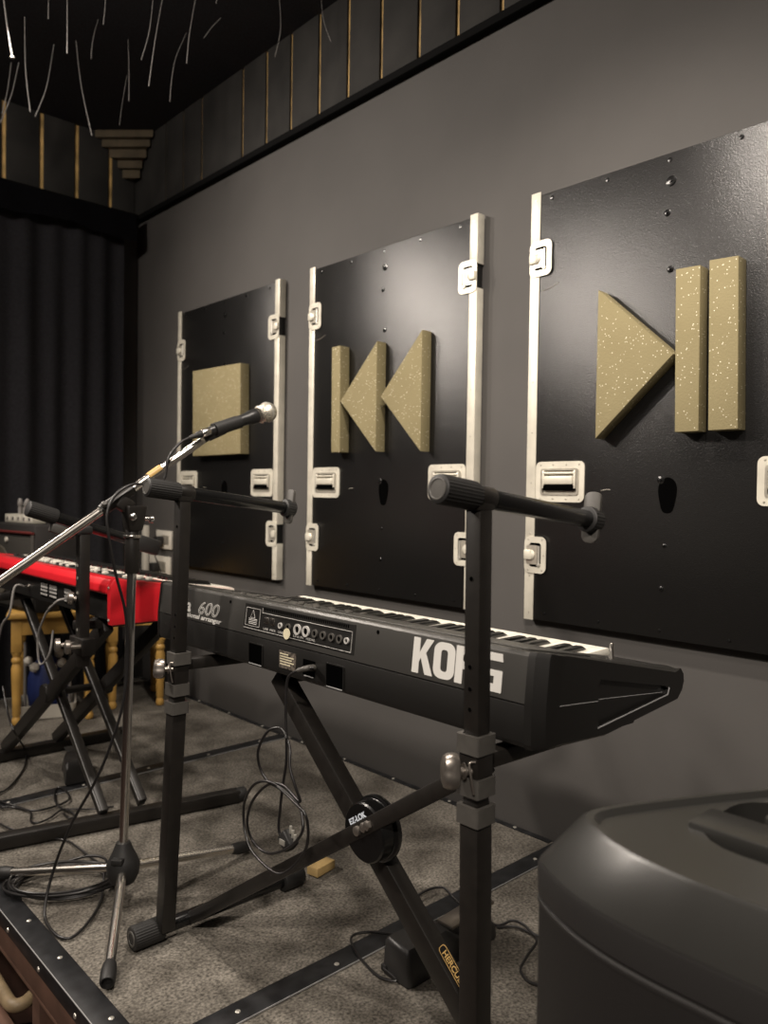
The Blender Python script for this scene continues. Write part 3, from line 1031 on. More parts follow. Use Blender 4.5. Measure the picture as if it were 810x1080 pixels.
# square openings, power inlet and rating label on the lower case
for yc_ in (1.189, 0.962):
    h = MB().ring([(XS - 0.0002, yc_ + a, 0.6075 + b_) for a, b_ in rrect(0.046, 0.040, 0.003)], [(XS - 0.0002, yc_ + a, 0.6075 + b_) for a, b_ in rrect(0.042, 0.036, 0.002)], (-0.0016, 0, 0))
    h = h.build('grip_opening', M['kb_black'], kb)
    MB().prism([(XS - 0.0003, yc_ + a, 0.6075 + b_) for a, b_ in rrect(0.042, 0.036, 0.002)], (-0.0004, 0, 0)).build('opening_void', M['kb_recess'], h)
    MB().box((XS - 0.0015, yc_, 0.5892), (0.0025, 0.040, 0.0012)).build('opening_lip', M['edge_bright'], h)
m1 = MB().box((XS - 0.0008, 1.030, 0.6100), (0.0014, 0.032, 0.026), 0.0004).build('power_inlet', M['kb_recess'], kb)
MB().box((XS - 0.0012, 1.030, 0.5955), (0.0020, 0.024, 0.0012)).build('inlet_lip', M['edge_bright'], m1)
m1 = MB().box((XS - 0.0006, 1.091, 0.6120), (0.0010, 0.048, 0.030)).build('rating_label', M['rating'], kb, 'printed rating label')
for k, (w_, z_) in enumerate(((0.024, 0.622), (0.040, 0.6175), (0.034, 0.613), (0.040, 0.6085), (0.030, 0.604))):
    MB().box((XS - 0.0013, 1.112 - w_ / 2, z_), (0.0004, w_, 0.0018)).build('label_print', M['sticker'], m1)


# ------------------------------------------------------------------ X keyboard stand with a second tier (near)
st = thing('keyboard_stand', 'black two-tier X keyboard stand under the arranger keyboard', 'keyboard stand', (0.76, 1.0, 0.0))
BS = M['black_steel']
SQ_O, SQ_I, SQ_C = 0.0295, 0.0240, 0.0355
rotP = 0.0
poles = (dict(y=0.618, yb=0.606, cz=(0.598, 0.546, 0.511), kz=0.566), dict(y=1.356, yb=1.413, cz=(0.580, 0.519, 0.483), kz=0.560))
PX = 0.735
for p in poles:
    y = lambda z, p=p: p['yb'] + (p['y'] - p['yb']) * min(1, z / 0.70)
    zc = p['cz']
    m1 = MB().bar((PX, y(0.030), 0.030), (PX, y(zc[2]), zc[2]), SQ_O, SQ_O, 0.003, side=(1, 0, 0))
    lo = m1.build('lower_pole', BS, st)
    m1 = MB().bar((PX, y(zc[2]), zc[2]), (PX, y(0.893), 0.893), SQ_I, SQ_I, 0.0025, side=(1, 0, 0))
    up = m1.build('upper_pole', BS, st)
    # adjusting holes on the face towards the camera
    for zz in ((0.665, 0.692, 0.640, 0.800) if p['y'] < 1 else (0.642, 0.665, 0.620, 0.835)):
        for nrm, cc in (((-1, 0, 0), (PX - SQ_I / 2 + 0.0004, y(zz), zz)),):
            m2 = MB().ring([(cc[0], cc[1] + 0.0036 * math.cos(a), cc[2] + 0.0036 * math.sin(a)) for a in [2 * PI * q / 14 for q in range(14)]],
                           [(cc[0], cc[1] + 0.0029 * math.cos(a), cc[2] + 0.0029 * math.sin(a)) for a in [2 * PI * q / 14 for q in range(14)]], (-0.0008, 0, 0))
            hh = m2.build('pin_hole', BS, up)
            MB().prism([(cc[0], cc[1] + 0.0029 * math.cos(a), cc[2] + 0.0029 * math.sin(a)) for a in [2 * PI * q / 14 for q in range(14)]], (-0.0007, 0, 0)).build('hole_void', M['kb_recess'], hh)
    # square sleeve between the upper collars
    MB().bar((PX, y(zc[1]), zc[1] - 0.006), (PX, y(zc[0]), zc[0] + 0.004), SQ_O + 0.0005, SQ_O + 0.0005, 0.002, side=(1, 0, 0)).build('sleeve', BS, st)
    for z in zc:
        sz = SQ_C
        m2 = MB().ring([(PX + a, y(z) + b_, z - 0.0115) for a, b_ in rrect(sz, sz, 0.003, 3)], [(PX + a, y(z) + b_, z - 0.0115) for a, b_ in rrect(SQ_I + 0.001, SQ_I + 0.001, 0.002, 3)], (0, 0, 0.023))
        m2.build('collar', M['grey_plastic'], st, 'dark grey plastic collar')
    # clamp knob towards the camera side
    kc = V((PX - SQ_O / 2 - 0.001, y(p['kz']), p['kz']))
    ax = V((-0.86, 0.50, 0.05)).normalized()
    m2 = MB().cyl(kc + V((0.004, -0.004, 0)), kc + ax * 0.014, 0.0050, n=14)
    m2.lathe(kc + ax * 0.004, ax, [(0, 0.010), (0.0015, 0.010), (0.002, 0.004), (0.006, 0.004)], 18)
    kn = m2.build('knob_bolt', M['knob_metal'], st, 'metal clamp bolt')
    s_, t_, d_ = basis(ax)
    m2 = MB()
    ctr = kc + ax * 0.020
    up2 = (V((0, 0.25, 1)) - ax * V((0, 0.25, 1)).dot(ax)).normalized(); sd2 = ax.cross(up2)
    outl = []
    for k in range(28):
        a = 2 * PI * k / 28
        rr = (0.0110 + 0.0062 * abs(math.cos(a)) ** 1.5) * (1.22 if p['y'] < 1 else 1.05)
        outl.append((rr * math.cos(a) * 1.05, rr * math.sin(a) * 0.85))
    lo_ = [ctr + up2 * a + sd2 * b_ for a, b_ in outl]
    m2.loft([[c + (q - c) * k + ax * h for q in lo_ for c in (ctr,)] for k, h in ((0.70, -0.009), (0.92, -0.007), (1.0, -0.002), (0.98, 0.005), (0.88, 0.010), (0.62, 0.0125))])
    m2.build('knob_wing', M['knob_metal'], kn)
    m2 = MB().tube([kc + V((0.0, -0.012, 0.014)), kc + V((-0.006, -0.008, 0.012)), kc + V((-0.007, -0.012, -0.005)), kc + V((-0.004, -0.014, -0.024))], 0.0015, 8)
    m2.build('spring_pin', M['knob_metal'], kn)

# top arms
for p in poles:
    y = p['y']
    a0 = V((0.660, y, 0.9090)); a1 = V((0.975, y, 0.8705))
    d = (a1 - a0).normalized()
    ar = MB().cyl(a0 + d * 0.05, a1, 0.0128, n=28, bev=0.001).build('upper_arm', M['black_gloss'], st)
    m2 = MB().box(V((PX, y, 0.8935)), (0.030, 0.0262, 0.020), 0.002)
    m2.cyl(a0 + d * 0.062, a0 + d * 0.096, 0.0150, n=24, bev=0.001)
    m2.build('arm_bracket', BS, ar)
    MB().ribbed(a0, a0 + d * 0.066, 0.0182, 26, 0.0015).build('end_grip', M['black_rubber'], ar)
    MB().lathe(a0 + d * 0.0008, -d, [(0, 0.0135), (0.0018, 0.0135), (0.0020, 0.0120), (0.0009, 0.0110), (0.0012, 0)], 24).build('end_disc', M['grey_plastic'], ar)
    m2 = MB().ribbed(a1 - d * 0.004, a1 + d * 0.020, 0.0190, 24, 0.0014)
    m2.build('stop_collar', M['black_rubber'], ar)
    upv = (V((0, 0, 1)) - d * d.z).normalized(); sv = d.cross(upv)
    c0 = a1 + d * 0.009
    tab = [(x, z) for x, z in rrect(0.027, 0.074, 0.010)]
    m2 = MB().prism([c0 + sv * a + upv * (b_ + 0.004) - d * 0.0005 for a, b_ in tab], d * 0.006, 0.001)
    m2.build('stop_tab', M['grey_plastic'], ar)

# lower support arms under the keyboard, feet, crossed legs, locking disc
for y, xa, xb in ((0.640, 0.752, 1.140), (1.170, 0.856, 1.140)):
    m2 = MB().bar((xa, y, 0.562), (xb, y, 0.553), 0.026, 0.022, 0.004, side=(0, 1, 0))
    sa = m2.build('support_arm', BS, st)
    for xx in (0.86, 1.05):
        MB().box((xx, y, 0.5722), (0.05, 0.022, 0.0045), 0.001).build('arm_pad', M['black_rubber'], sa)
m2 = MB().bar((PX, 1.383, 0.563), (1.14, 1.372, 0.553), 0.026, 0.022, 0.004, side=(0, 1, 0)).build('support_arm', BS, st)
for y, ya in ((1.428, 1.424), (0.588, 0.588)):
    b0 = V((0.672, y, 0.0245)); b1 = V((1.055, ya, 0.0245))
    ft = MB().cyl(b0 + V((0.04, 0, 0)), b1, 0.0150, n=24, bev=0.001).build('base_tube', M['black_gloss'], st)
    MB().ribbed(b0, b0 + V((0.064, 0, 0)), 0.0235, 30, 0.0018).build('foot_grip', M['black_rubber'], ft)
    MB().cyl(b1 - V((0.03, 0, 0)), b1 + V((0.025, 0, 0)), 0.0235, n=24, bev=0.003).build('foot_cap', M['black_rubber'], ft)
    MB().lathe(b0 + V((0.001, 0, 0)), (-1, 0, 0), [(0, 0.016), (0.002, 0.015), (0.002, 0.011), (0.0008, 0.0105), (0.0008, 0)], 20).build('foot_disc', M['grey_plastic'], ft)
legA0, legA1 = V((0.800, 1.428, 0.020)), V((0.800, 0.650, 0.547))
la = MB().bar(legA0, legA1, 0.020, 0.0245, 0.003, side=(1, 0, 0)).build('leg', BS, st)
legB0, legB1 = V((0.840, 0.560, 0.034)), V((0.840, 1.176, 0.566))
lb = MB().bar(legB0, legB1, 0.029, 0.036, 0.003, side=(1, 0, 0)).build('leg', BS, st)
dc = V((0.806, 0.886, 0.379))
m2 = MB().lathe(dc + V((0.022, 0, 0)), (-1, 0, 0), [(0, 0.049), (0.003, 0.051), (0.010, 0.051), (0.0115, 0.0485), (0.0115, 0.047), (0.0125, 0.046), (0.0335, 0.046), (0.0360, 0.0435), (0.0360, 0)], 48)
ds = m2.build('locking_disc', M['black_gloss'], st)
dA = (legA1 - legA0).normalized(); uA = V((-1, 0, 0)).cross(dA)
uA = uA if uA.z > 0 else -uA
MB().text('EZ-LOK', 0.0120, dc + V((-0.0145, 0, 0)) - dA * 0.023 + uA * 0.0195, dA, uA, thick=0.0006, bold=0.0004, sx=1.05).build('disc_lettering', M['pale_print'], ds, 'pale blue lettering')
m2 = MB()
for k in (-0.012, 0.006, 0.016):
    m2.lathe(V((0.7900, dc.y, legA0.z + (legA1.z - legA0.z) * (legA0.y - dc.y) / (legA0.y - legA1.y))) + dA * k, (-1, 0, 0), [(0, 0.0075), (0.005, 0.0075), (0.006, 0.006), (0.006, 0)], 6 if k > 0 else 20)
m2.build('pivot_bolt', M['knob_metal'], ds)
# printed name running down the front face of the leg
dB = (legB0 - legB1).normalized()
uB = V((-1, 0, 0)).cross(dB)
uB = -uB if uB.dot(V((0, 1, 1))) < 0 else uB
pt = on_x(468, 1003, 0.8250)
m2 = MB()
tt = V((0.8251, pt.y, pt.z))
upB = dB.cross(V((1, 0, 0)))
upB = V((-1, 0, 0)).cross(dB)
m2.text('HERCULES', 0.0150, tt - upB * 0.0050, dB, upB, thick=0.0005, bold=0.0003, sx=0.80)
m2.build('leg_lettering', M['gold_print'], lb, 'gold lettering')
fr = []
for a, b_ in rrect(0.077, 0.0180, 0.006):
    fr.append((a, b_))
mid = tt + dB * 0.031 + upB * 0.0004
MB().ring([mid + dB * a + upB * b_ for a, b_ in fr], [mid + dB * a + upB * b_ for a, b_ in rrect(0.0752, 0.0164, 0.0055)], (-0.0005, 0, 0)).build('lettering_frame', M['gold_print'], lb)

o = MB().box((1.150, 1.436, 0.0135), (0.062, 0.034, 0.020), 0.001, Matrix.Rotation(math.radians(10), 3, 'Z')).build('wood_block', M['block_wood'])
move_origin(o, (1.150, 1.436, 0.0025))
tag(o, 'small raw wood offcut on the carpet by the keyboard stand foot', 'wood block')

# power lead hanging in loops from the keyboard
C_ = lambda zx, zy: (250 + zx / 4.694, 690 + zy / 4.694)
pc = thing('power_cord', 'black power cord hanging in loops below the arranger keyboard', 'cord', (0.76, 1.03, 0.45))
path = [(378, 68), (345, 70), (300, 82), (262, 105), (246, 150), (241, 300), (245, 420), (243, 540), (228, 640), (214, 760), (207, 870), (236, 938)]
xsq = [0.781, 0.772, 0.765, 0.762, 0.760, 0.758, 0.757, 0.757, 0.757, 0.757, 0.758, 0.760]
pts = [on_x(*C_(*q), x) for q, x in zip(path, xsq)]
MB().tube(pts, 0.0024, 10).build('cord_run', M['cable'], pc)
loop = [(246, 420), (238, 395), (205, 364), (150, 385), (106, 470), (110, 550), (150, 625), (215, 668), (290, 740), (340, 800), (352, 900), (330, 985), (255, 1070), (185, 1080), (85, 990), (45, 900), (32, 800), (40, 720), (80, 650), (140, 628),
        (215, 660), (300, 740), (325, 820), (318, 890), (255, 958), (160, 986), (85, 935), (50, 840), (75, 730), (150, 648), (230, 650), (310, 730), (290, 660), (262, 560), (262, 470), (243, 400)]
pts = [on_x(*C_(*q), 0.748 + 0.006 * math.sin(i * 1.3)) for i, q in enumerate(loop)]
MB().tube(pts, 0.0024, 10).build('cord_loops', M['cable'], pc)
p0 = on_x(*C_(238, 940), 0.758); p1 = on_x(*C_(308, 850), 0.758)
dd = (p1 - p0).normalized()
m2 = MB().bar(p0, p0 + dd * 0.026, 0.030, 0.022, 0.005, side=(0, 1, -0.5))
pl = m2.build('plug', M['black_rubber'], pc)
m2 = MB()
sd = dd.cross(V((1, 0, 0))).normalized()
for k in (-0.008, 0, 0.008):
    m2.box(p0 + dd * 0.032 + sd * k, (0.004, 0.004, 0.013), 0.0006)
m2.box(p0 + dd * 0.012 - V((0.012, 0, 0)), (0.002, 0.014, 0.009), 0.0005)
m2.build('plug_pins', M['screw'], pl)
i0 = on_x(*C_(378, 68), 0.791); i1 = on_x(*C_(300, 82), 0.764)
MB().tube([i0, on_x(*C_(345, 70), 0.772), i1], lambda t: 0.0058 - 0.002 * t, 14).build('inlet_plug', M['grey_plastic'], pc)

# ------------------------------------------------------------------ microphone stand
ms = thing('microphone_stand', 'chrome tripod microphone stand with boom arm, left of the near keyboard stand', 'microphone stand', (0.74, 1.62, 0))
hub = V((0.742, 1.620, 0.075))
prof = [(-0.034, 0.017), (-0.030, 0.026), (-0.012, 0.034), (0.008, 0.036), (0.022, 0.030), (0.040, 0.021), (0.052, 0.0165), (0.056, 0.0150)]
hb = MB().lathe(hub, (0, 0, 1), prof, 32)
hb = hb.build('hub', M['black_rubber'], ms)
MB().box(hub + V((-0.020, -0.018, 0.026)), (0.020, 0.026, 0.012), 0.003, Matrix.Rotation(math.radians(40), 3, 'Z')).build('hub_lug', M['black_rubber'], hb)
for foot in (V((0.586, 1.340, 0.0185)), V((0.564, 1.893, 0.0185)), V((1.068, 1.632, 0.0185))):
    d = (foot - hub); d.z = 0; d.normalize()
    root = hub + d * 0.028 + V((0, 0, -0.004))
    ax = (foot - root).normalized()
    lg_ = MB().cyl(root, foot - ax * 0.034, 0.0098, n=20).build('leg', M['chrome_worn'], ms)
    MB().lathe(foot - ax * 0.044, ax, [(0, 0.0108), (0.004, 0.0125), (0.020, 0.0148), (0.044, 0.0142), (0.048, 0.0125), (0.048, 0.0105), (0.040, 0.0095), (0.040, 0)], 22).build('rubber_foot', M['black_rubber'], lg_)
tp = V((0.752, 1.610, 0.735))
MB().cyl(hub + V((0, 0, 0.04)), tp, 0.0098, n=24).build('pole', M['chrome'], ms)
MB().cyl(tp - V((0, 0, 0.012)), V((0.752, 1.610, 0.822)), 0.0155, 0.0150, 24, 0.001).build('height_clutch', M['black_steel'], ms)
m2 = MB().cyl(V((0.752, 1.610, 0.800)), V((0.752, 1.610, 0.806)), 0.0185, n=24, bev=0.001)
m2.build('clutch_ring', M['chrome_worn'], ms)
boom0 = on_y(-110, 689.8, 1.615); boom1 = on_y(214, 464, 1.615); bpiv = on_y(123.5, 527.2, 1.615)
bd = (boom1 - boom0).normalized()
blk = V((0.753, 1.606, 0.842))
m2 = MB()
m2.loft([[(blk.x + a * k, blk.y + b_ * k, blk.z + h) for a, b_ in rrect(0.046, 0.040, 0.006)] for k, h in ((0.66, -0.026), (0.72, -0.022), (1.0, 0.022), (0.96, 0.027))])
m2.bar(blk + V((-0.004, 0.006, 0.020)), bpiv + V((0, -0.002, 0)), 0.024, 0.030, 0.004, side=(0, 1, 0))
cl = m2.build('swivel_block', M['black_steel'], ms)
fd = V((-0.45, -0.89, 0)).normalized()
MB().lathe(blk + V((-0.010, -0.018, 0.004)), fd, [(0, 0.008), (0.003, 0.008), (0.005, 0.005), (0.0055, 0)], 18).build('block_screw', M['chrome'], cl)
m2 = MB().cyl(blk + V((0.020, 0.0, 0.0)), blk + V((0.044, -0.006, -0.002)), 0.0042, n=12)
m2.lathe(blk + V((0.034, -0.004, -0.002)), (1, -0.2, 0), [(0, 0.004), (0.002, 0.008), (0.008, 0.008), (0.011, 0.004), (0.011, 0)], 14)
m2.build('thumb_screw', M['chrome'], cl)
MB().cyl(bpiv - bd * 0.043, bpiv + bd * 0.043, 0.0128, n=22, bev=0.002).build('boom_clamp', M['black_steel'], ms)
MB().lathe(bpiv - bd * 0.036 + V((-0.004, -0.014, 0.008)), (-0.3, -0.6, 0.8), [(0, 0.006), (0.008, 0.006), (0.010, 0.003), (0.010, 0)], 14).build('clamp_screw', M['grey_plastic'], ms)
MB().cyl(boom0, boom1, 0.0090, n=20).build('boom', M['chrome_worn'], ms)
MB().cyl(boom0 - bd * 0.006, boom0 + bd * 0.030, 0.0115, n=18, bev=0.002).build('boom_end_cap', M['black_rubber'], ms)
gp = on_y(163, 498.5, 1.615)
MB().cyl(gp - bd * 0.018, gp + bd * 0.018, 0.0092, n=20).build('boom_label', M['gold_print'], ms, 'worn gold band')
micA = on_y(199, 462, 1.600); micB = on_y(290, 432, 1.600)
md = (micB - micA).normalized()
micL = (micB - micA).length
KM = micL / 0.2085
# clip holding the microphone
c0 = micA + md * 0.100
m2 = MB().cyl(boom1 - bd * 0.004, boom1 + bd * 0.022, 0.0085, 0.0105, 18, 0.001)
m2.bar(boom1 + bd * 0.012, c0 - V((0, 0, 0.006)), 0.018, 0.022, 0.004, side=(0, 1, 0))
m2.build('clip_swivel', M['black_rubber'], ms)
s_, t_, d_ = basis(md)
m2 = MB()
arcO, arcI = [], []
ringp = []
for k in range(21):
    a = math.radians(120 + 300 * k / 20)
    ringp.append((math.cos(a), math.sin(a)))
rout = [(0.0165 * c, 0.0165 * s2) for c, s2 in ringp]; rin = [(0.0135 * c, 0.0135 * s2) for c, s2 in ringp]
prof2 = rout + rin[::-1]
m2.prism([c0 - md * 0.030 + s_ * a + t_ * b_ for a, b_ in prof2], md * 0.072)
m2.build('mic_clip', M['black_rubber'], ms)

mic = thing('microphone', 'black handheld vocal microphone with silver grille, clipped on the boom', 'microphone', micA)
MB().lathe(micA + md * 0.046 * KM, md, [(0, 0.0095), (0.004 * KM, 0.0108), (0.040 * KM, 0.0118), (0.092 * KM, 0.0150), (0.100 * KM, 0.0175), (0.112 * KM, 0.0182), (0.114 * KM, 0.0178)], 28).build('body', M['mic_body'], mic)
MB().lathe(micA + md * 0.029 * KM, md, [(0, 0.0088), (0.001, 0.0094), (0.019 * KM, 0.0096), (0.020 * KM, 0.0090)], 24).build('connector', M['chrome_worn'], mic, 'silver cable connector')
MB().lathe(micA, md, [(0, 0.0035), (0.006, 0.0048), (0.018 * KM, 0.0060), (0.020 * KM, 0.0082), (0.0285 * KM, 0.0086)], 20).build('strain_relief', M['black_rubber'], mic)
gb = micA + md * (micL - 0.0505)
Rg = (micL - 0.158) * 0.5
grille_mat = mat('mic_grille', (0.62, 0.58, 0.50), 0.35, metal=0.8)
m2 = MB().lathe(gb, md, [(0, 0.0185), (0.003, 0.0222)] + [(0.026 + 0.0245 * math.sin(math.radians(a)), 0.0245 * math.cos(math.radians(a))) for a in range(-55, 91, 8)] + [(0.0505, 0)], 28)
gnt = grille_mat.node_tree
vo = gnt.nodes.new('ShaderNodeTexVoronoi'); vo.inputs['Scale'].default_value = 330
tcn = gnt.nodes.new('ShaderNodeTexCoord'); gnt.links.new(tcn.outputs['Object'], vo.inputs['Vector'])
rmp = gnt.nodes.new('ShaderNodeValToRGB')
rmp.color_ramp.elements[0].position = 0.20; rmp.color_ramp.elements[0].color = (0.10, 0.09, 0.08, 1)
rmp.color_ramp.elements[1].position = 0.55; rmp.color_ramp.elements[1].color = (0.75, 0.70, 0.60, 1)
gnt.links.new(vo.outputs['Distance'], rmp.inputs[0])
gnt.links.new(rmp.outputs[0], gnt.nodes['Principled BSDF'].inputs['Base Color'])
bpn = gnt.nodes.new('ShaderNodeBump'); bpn.inputs['Strength'].default_value = 0.8; bpn.inputs['Distance'].default_value = 0.001
gnt.links.new(vo.outputs['Distance'], bpn.inputs['Height'])
gnt.links.new(bpn.outputs[0], gnt.nodes['Principled BSDF'].inputs['Normal'])
gr = m2.build('grille', grille_mat, mic, 'silver wire mesh ball')
MB().lathe(gb + md * 0.0235, md, [(0, 0.0247), (0.001, 0.0254), (0.005, 0.0254), (0.006, 0.0247)], 28).build('grille_band', M['screw'], gr)

# microphone cable: mic -> loop over the boom -> down the pole -> floor
mc = thing('microphone_cable', 'black microphone cable running down the chrome stand to a coil', 'cable', (0.70, 1.66, 0))
pts = [micA - md * 0.002, on_y(189, 468, 1.598), on_y(178, 483, 1.596), on_y(174, 503, 1.597), on_y(166, 511, 1.600), on_y(140, 511, 1.592), on_y(122, 522, 1.588), on_y(113, 542, 1.585),
       on_y(115, 568, 1.580), on_y(122, 605, 1.580), on_y(132, 645, 1.588), on_y(134.5, 690, 1.592), on_y(130, 740, 1.590), on_y(117, 785, 1.600), on_y(100, 825, 1.620),
       on_y(76, 868, 1.660), on_y(57, 916, 1.690), on_z(47, 962, 0.012), on_z(57, 984, 0.006), on_z(75, 989, 0.005), on_z(95, 970, 0.005), on_z(107, 947, 0.006), on_z(110, 920, 0.028), on_z(111, 906, 0.034), on_z(92, 903, 0.030), on_z(60, 912, 0.014), on_z(40, 918, 0.008)]
MB().tube(pts, 0.0031, 10).build('cable_run', M['cable'], mc)
cpts = []
cc = V((0.668, 1.762, 0))
ca, cb = V((0.81, -0.58, 0)), V((0.58, 0.81, 0))
for k in range(170):
    a = 2 * PI * k / 24
    wob = 1 + 0.10 * math.sin(a * 0.37 + 1) + 0.05 * math.sin(a * 2.3)
    c3 = cc + ca * (0.118 * wob * math.cos(a) + 0.008 * math.sin(k * 0.21)) + cb * (0.070 * wob * math.sin(a) + 0.010 * math.sin(k * 0.11))
    cpts.append((c3.x, c3.y, 0.0078 + 0.0024 * (k / 24) + 0.0015 * math.sin(a * 1.7)))
MB().tube(cpts, 0.0031, 8, k=3).build('cable_coil', M['cable'], mc)

# ------------------------------------------------------------------ red stage keyboard
rk = thing('stage_keyboard', 'red stage keyboard on the far stand, left of the chrome stand', 'keyboard', (0.80, 2.35, 0.577))
RY0, RY1 = 1.800, 2.880
zr = lambda x: 0.688 - 0.135 * (x - 0.80)
body = [(0.812, 0.580), (0.812, 0.648), (0.985, 0.648), (1.13, 0.625), (1.13, 0.590), (1.10, 0.580)]
MB().prism([(x, RY0 + 0.02, z) for x, z in body], (0, RY1 - RY0 - 0.04, 0), 0.0015).build('rear_case', M['kb_black'], rk)
top = [(0.790, 0.650), (0.786, 0.655), (0.788, 0.672), (0.797, 0.6865), (0.806, zr(0.806)), (0.985, zr(0.985)), (0.988, zr(0.985) - 0.012), (0.80, 0.6490)]
MB().prism([(x, RY0 + 0.021, z) for x, z in top], (0, RY1 - RY0 - 0.042, 0), 0.002).build('red_top', M['red'], rk)
end = [(0.789, 0.5775), (0.787, 0.600), (0.787, 0.672), (0.796, 0.6885), (0.806, zr(0.806) + 0.001), (0.992, zr(0.992) + 0.001), (1.002, 0.650), (1.140, 0.634), (1.148, 0.612), (1.13, 0.590), (1.10, 0.5775)]
for ya in (RY0, RY1 - 0.020):
    ec = MB().prism([(x, ya, z) for x, z in end], (0, 0.020, 0), 0.0035).build('end_block', M['red'], rk)
    m2 = MB()
    for x, z in ((0.800, 0.668), (0.800, 0.590)):
        m2.lathe((x - 0.012, ya + 0.010, z), (-1, 0, 0), [(0, 0.0038), (0.002, 0.0034), (0.003, 0.0015), (0.003, 0)], 12)
    m2.build('case_screw', M['screw'], ec)
# white/black controls on the sloping red panel
m2 = MB().box((0.900, 2.30, zr(0.90) + 0.001), (0.110, 0.92, 0.002), 0.0006, Matrix.Rotation(math.radians(7.7), 3, 'Y'))
m2.build('control_panel', M['kb_grey'], rk)
random.seed(3)
for k in range(34):
    yy = 1.88 + 0.025 * k
    for j, xx in enumerate((0.862, 0.892, 0.925)):
        if random.random() < 0.72:
            MB().box((xx, yy, zr(xx) + 0.0055), (0.013, 0.016, 0.0065), 0.0012).build('button', M['white_plastic'] if random.random() < 0.72 else M['black_rubber'], rk)
zkr = lambda x: zr(x) + 0.002
for i in range(44):
    y = RY0 + 0.024 + i * 0.0233
    pts = [(0.992, zkr(0.992)), (1.135, zkr(1.135)), (1.146, zkr(1.135) - 0.005), (1.146, zkr(1.135) - 0.018), (0.992, zkr(0.992) - 0.016)]
    MB().prism([(x, y + 0.0005, z) for x, z in pts], (0, 0.0223, 0), 0.0006).build('white_key', M['white_key'], rk)
    if i % 7 not in (2, 6) and i < 43:
        pts = [(0.992, zkr(1.0) + 0.011), (1.076, zkr(1.076) + 0.011), (1.086, zkr(1.086) + 0.001), (0.992, zkr(1.0) + 0.001)]
        MB().prism([(x, y + 0.0233 - 0.006, z) for x, z in pts], (0, 0.012, 0), 0.0015).build('black_key', M['black_key'], rk)
# jack plates
for y0, y1 in ((2.205, 2.262), (2.275, 2.330), (2.100, 2.150)):
    jp_ = MB().box((0.8112, (y0 + y1) / 2, 0.614), (0.0016, y1 - y0, 0.042), 0.0004).build('jack_plate', M['kb_recess'], rk)
    m2 = MB()
    for z in (0.601, 0.612, 0.622, 0.630):
        n = 4
        for q in range(n):
            yy = y0 + (y1 - y0) * (q + 0.5) / n
            m2.box((0.8100, yy, z), (0.0008, (y1 - y0) / n * random.uniform(0.5, 0.9), 0.006))
    m2.build('plate_print', M['print'], jp_)
for yy in (2.430, 2.085, 2.045):
    m2 = MB().lathe((0.812, yy, 0.612), (-1, 0, 0), [(0, 0.008), (0.004, 0.008), (0.005, 0.005), (0.012, 0.005), (0.012, 0)], 14)
    m2.build('jack_socket', M['chrome_worn'], rk)
# leads plugged into the back of the red keyboard
def cable(name, pts, r, label, material, group=None):
    o = MB().tube(pts, r, 9).build(name, material)
    move_origin(o, pts[len(pts) // 2])
    tag(o, label, 'cable', group)
    return o


m2 = [V((0.797, 2.430, 0.612)), V((0.770, 2.430, 0.612)), on_x(10, 647, 0.755), on_x(2, 660, 0.750), on_x(-4, 690, 0.745), on_x(-8, 740, 0.74), on_z(-10, 850, 0.004)]
cable('audio_lead', m2, 0.0032, 'grey lead plugged into the red keyboard at the left edge', M['cable_grey'])
m2 = [V((0.797, 2.085, 0.612)), V((0.775, 2.090, 0.610)), on_x(56, 638, 0.765), on_x(48, 648, 0.762), on_x(40, 672, 0.765), on_x(42, 700, 0.772), on_x(52, 690, 0.778), on_x(56, 665, 0.790)]
cable('audio_lead', m2, 0.0028, 'thin grey lead looping below the red keyboard by the far stand pole', M['cable_grey'])

# ------------------------------------------------------------------ far keyboard stand
s2 = thing('keyboard_stand', 'black double-braced X keyboard stand under the red keyboard', 'keyboard stand', (0.78, 2.35, 0.0))
px2, py2 = 0.748, 1.868
MB().bar((px2, py2, 0.475), (px2, py2, 0.800), 0.026, 0.026, 0.003, side=(1, 0, 0)).build('upper_pole', BS, s2)
m2 = MB().box((px2, py2, 0.806), (0.036, 0.034, 0.018), 0.004)
m2.lathe((px2 - 0.012, py2 - 0.005, 0.802), (-0.8, -0.6, 0), [(0, 0.010), (0.008, 0.010), (0.011, 0.006), (0.011, 0)], 16)
m2.build('pole_bolt', M['black_rubber'], s2)
for z in (0.655, 0.690, 0.720, 0.565):
    MB().lathe((px2 - 0.0128, py2, z), (-1, 0, 0), [(0, 0.0036), (0.0008, 0.0036), (0.0009, 0.002), (0.0009, 0)], 12).build('pin_hole', M['screw'], s2)
MB().lathe((px2 - 0.013, py2 + 0.004, 0.640), (-0.8, 0.45, 0.1), [(0, 0.005), (0.006, 0.005), (0.007, 0.014), (0.016, 0.016), (0.021, 0.011), (0.021, 0)], 18).build('clamp_knob', M['knob_metal'], s2)
for yk, zk_ in ((py2 + 0.03, 0.525), (py2 - 0.035, 0.530)):
    m2 = MB().cyl((px2 + 0.0, yk, zk_), (px2 - 0.040, yk + 0.012, zk_), 0.005, n=12)
    m2.lathe((px2 - 0.036, yk + 0.011, zk_), (-0.95, 0.3, 0), [(0, 0.008), (0.002, 0.016), (0.012, 0.017), (0.015, 0.012), (0.015, 0)], 18)
    m2.build('clamp_knob', M['knob_metal'], s2)
MB().bar((px2, py2 - 0.04, 0.527), (px2, py2 + 0.04, 0.527), 0.034, 0.04, 0.003, side=(1, 0, 0)).build('pole_clamp', BS, s2)
a0 = on_y(29, 536, 1.900); a1 = on_y(146, 572, 1.900)
d = (a1 - a0).normalized()
ar = MB().cyl(a0 + d * 0.05, a1, 0.0128, n=24).build('upper_arm', M['black_gloss'], s2)
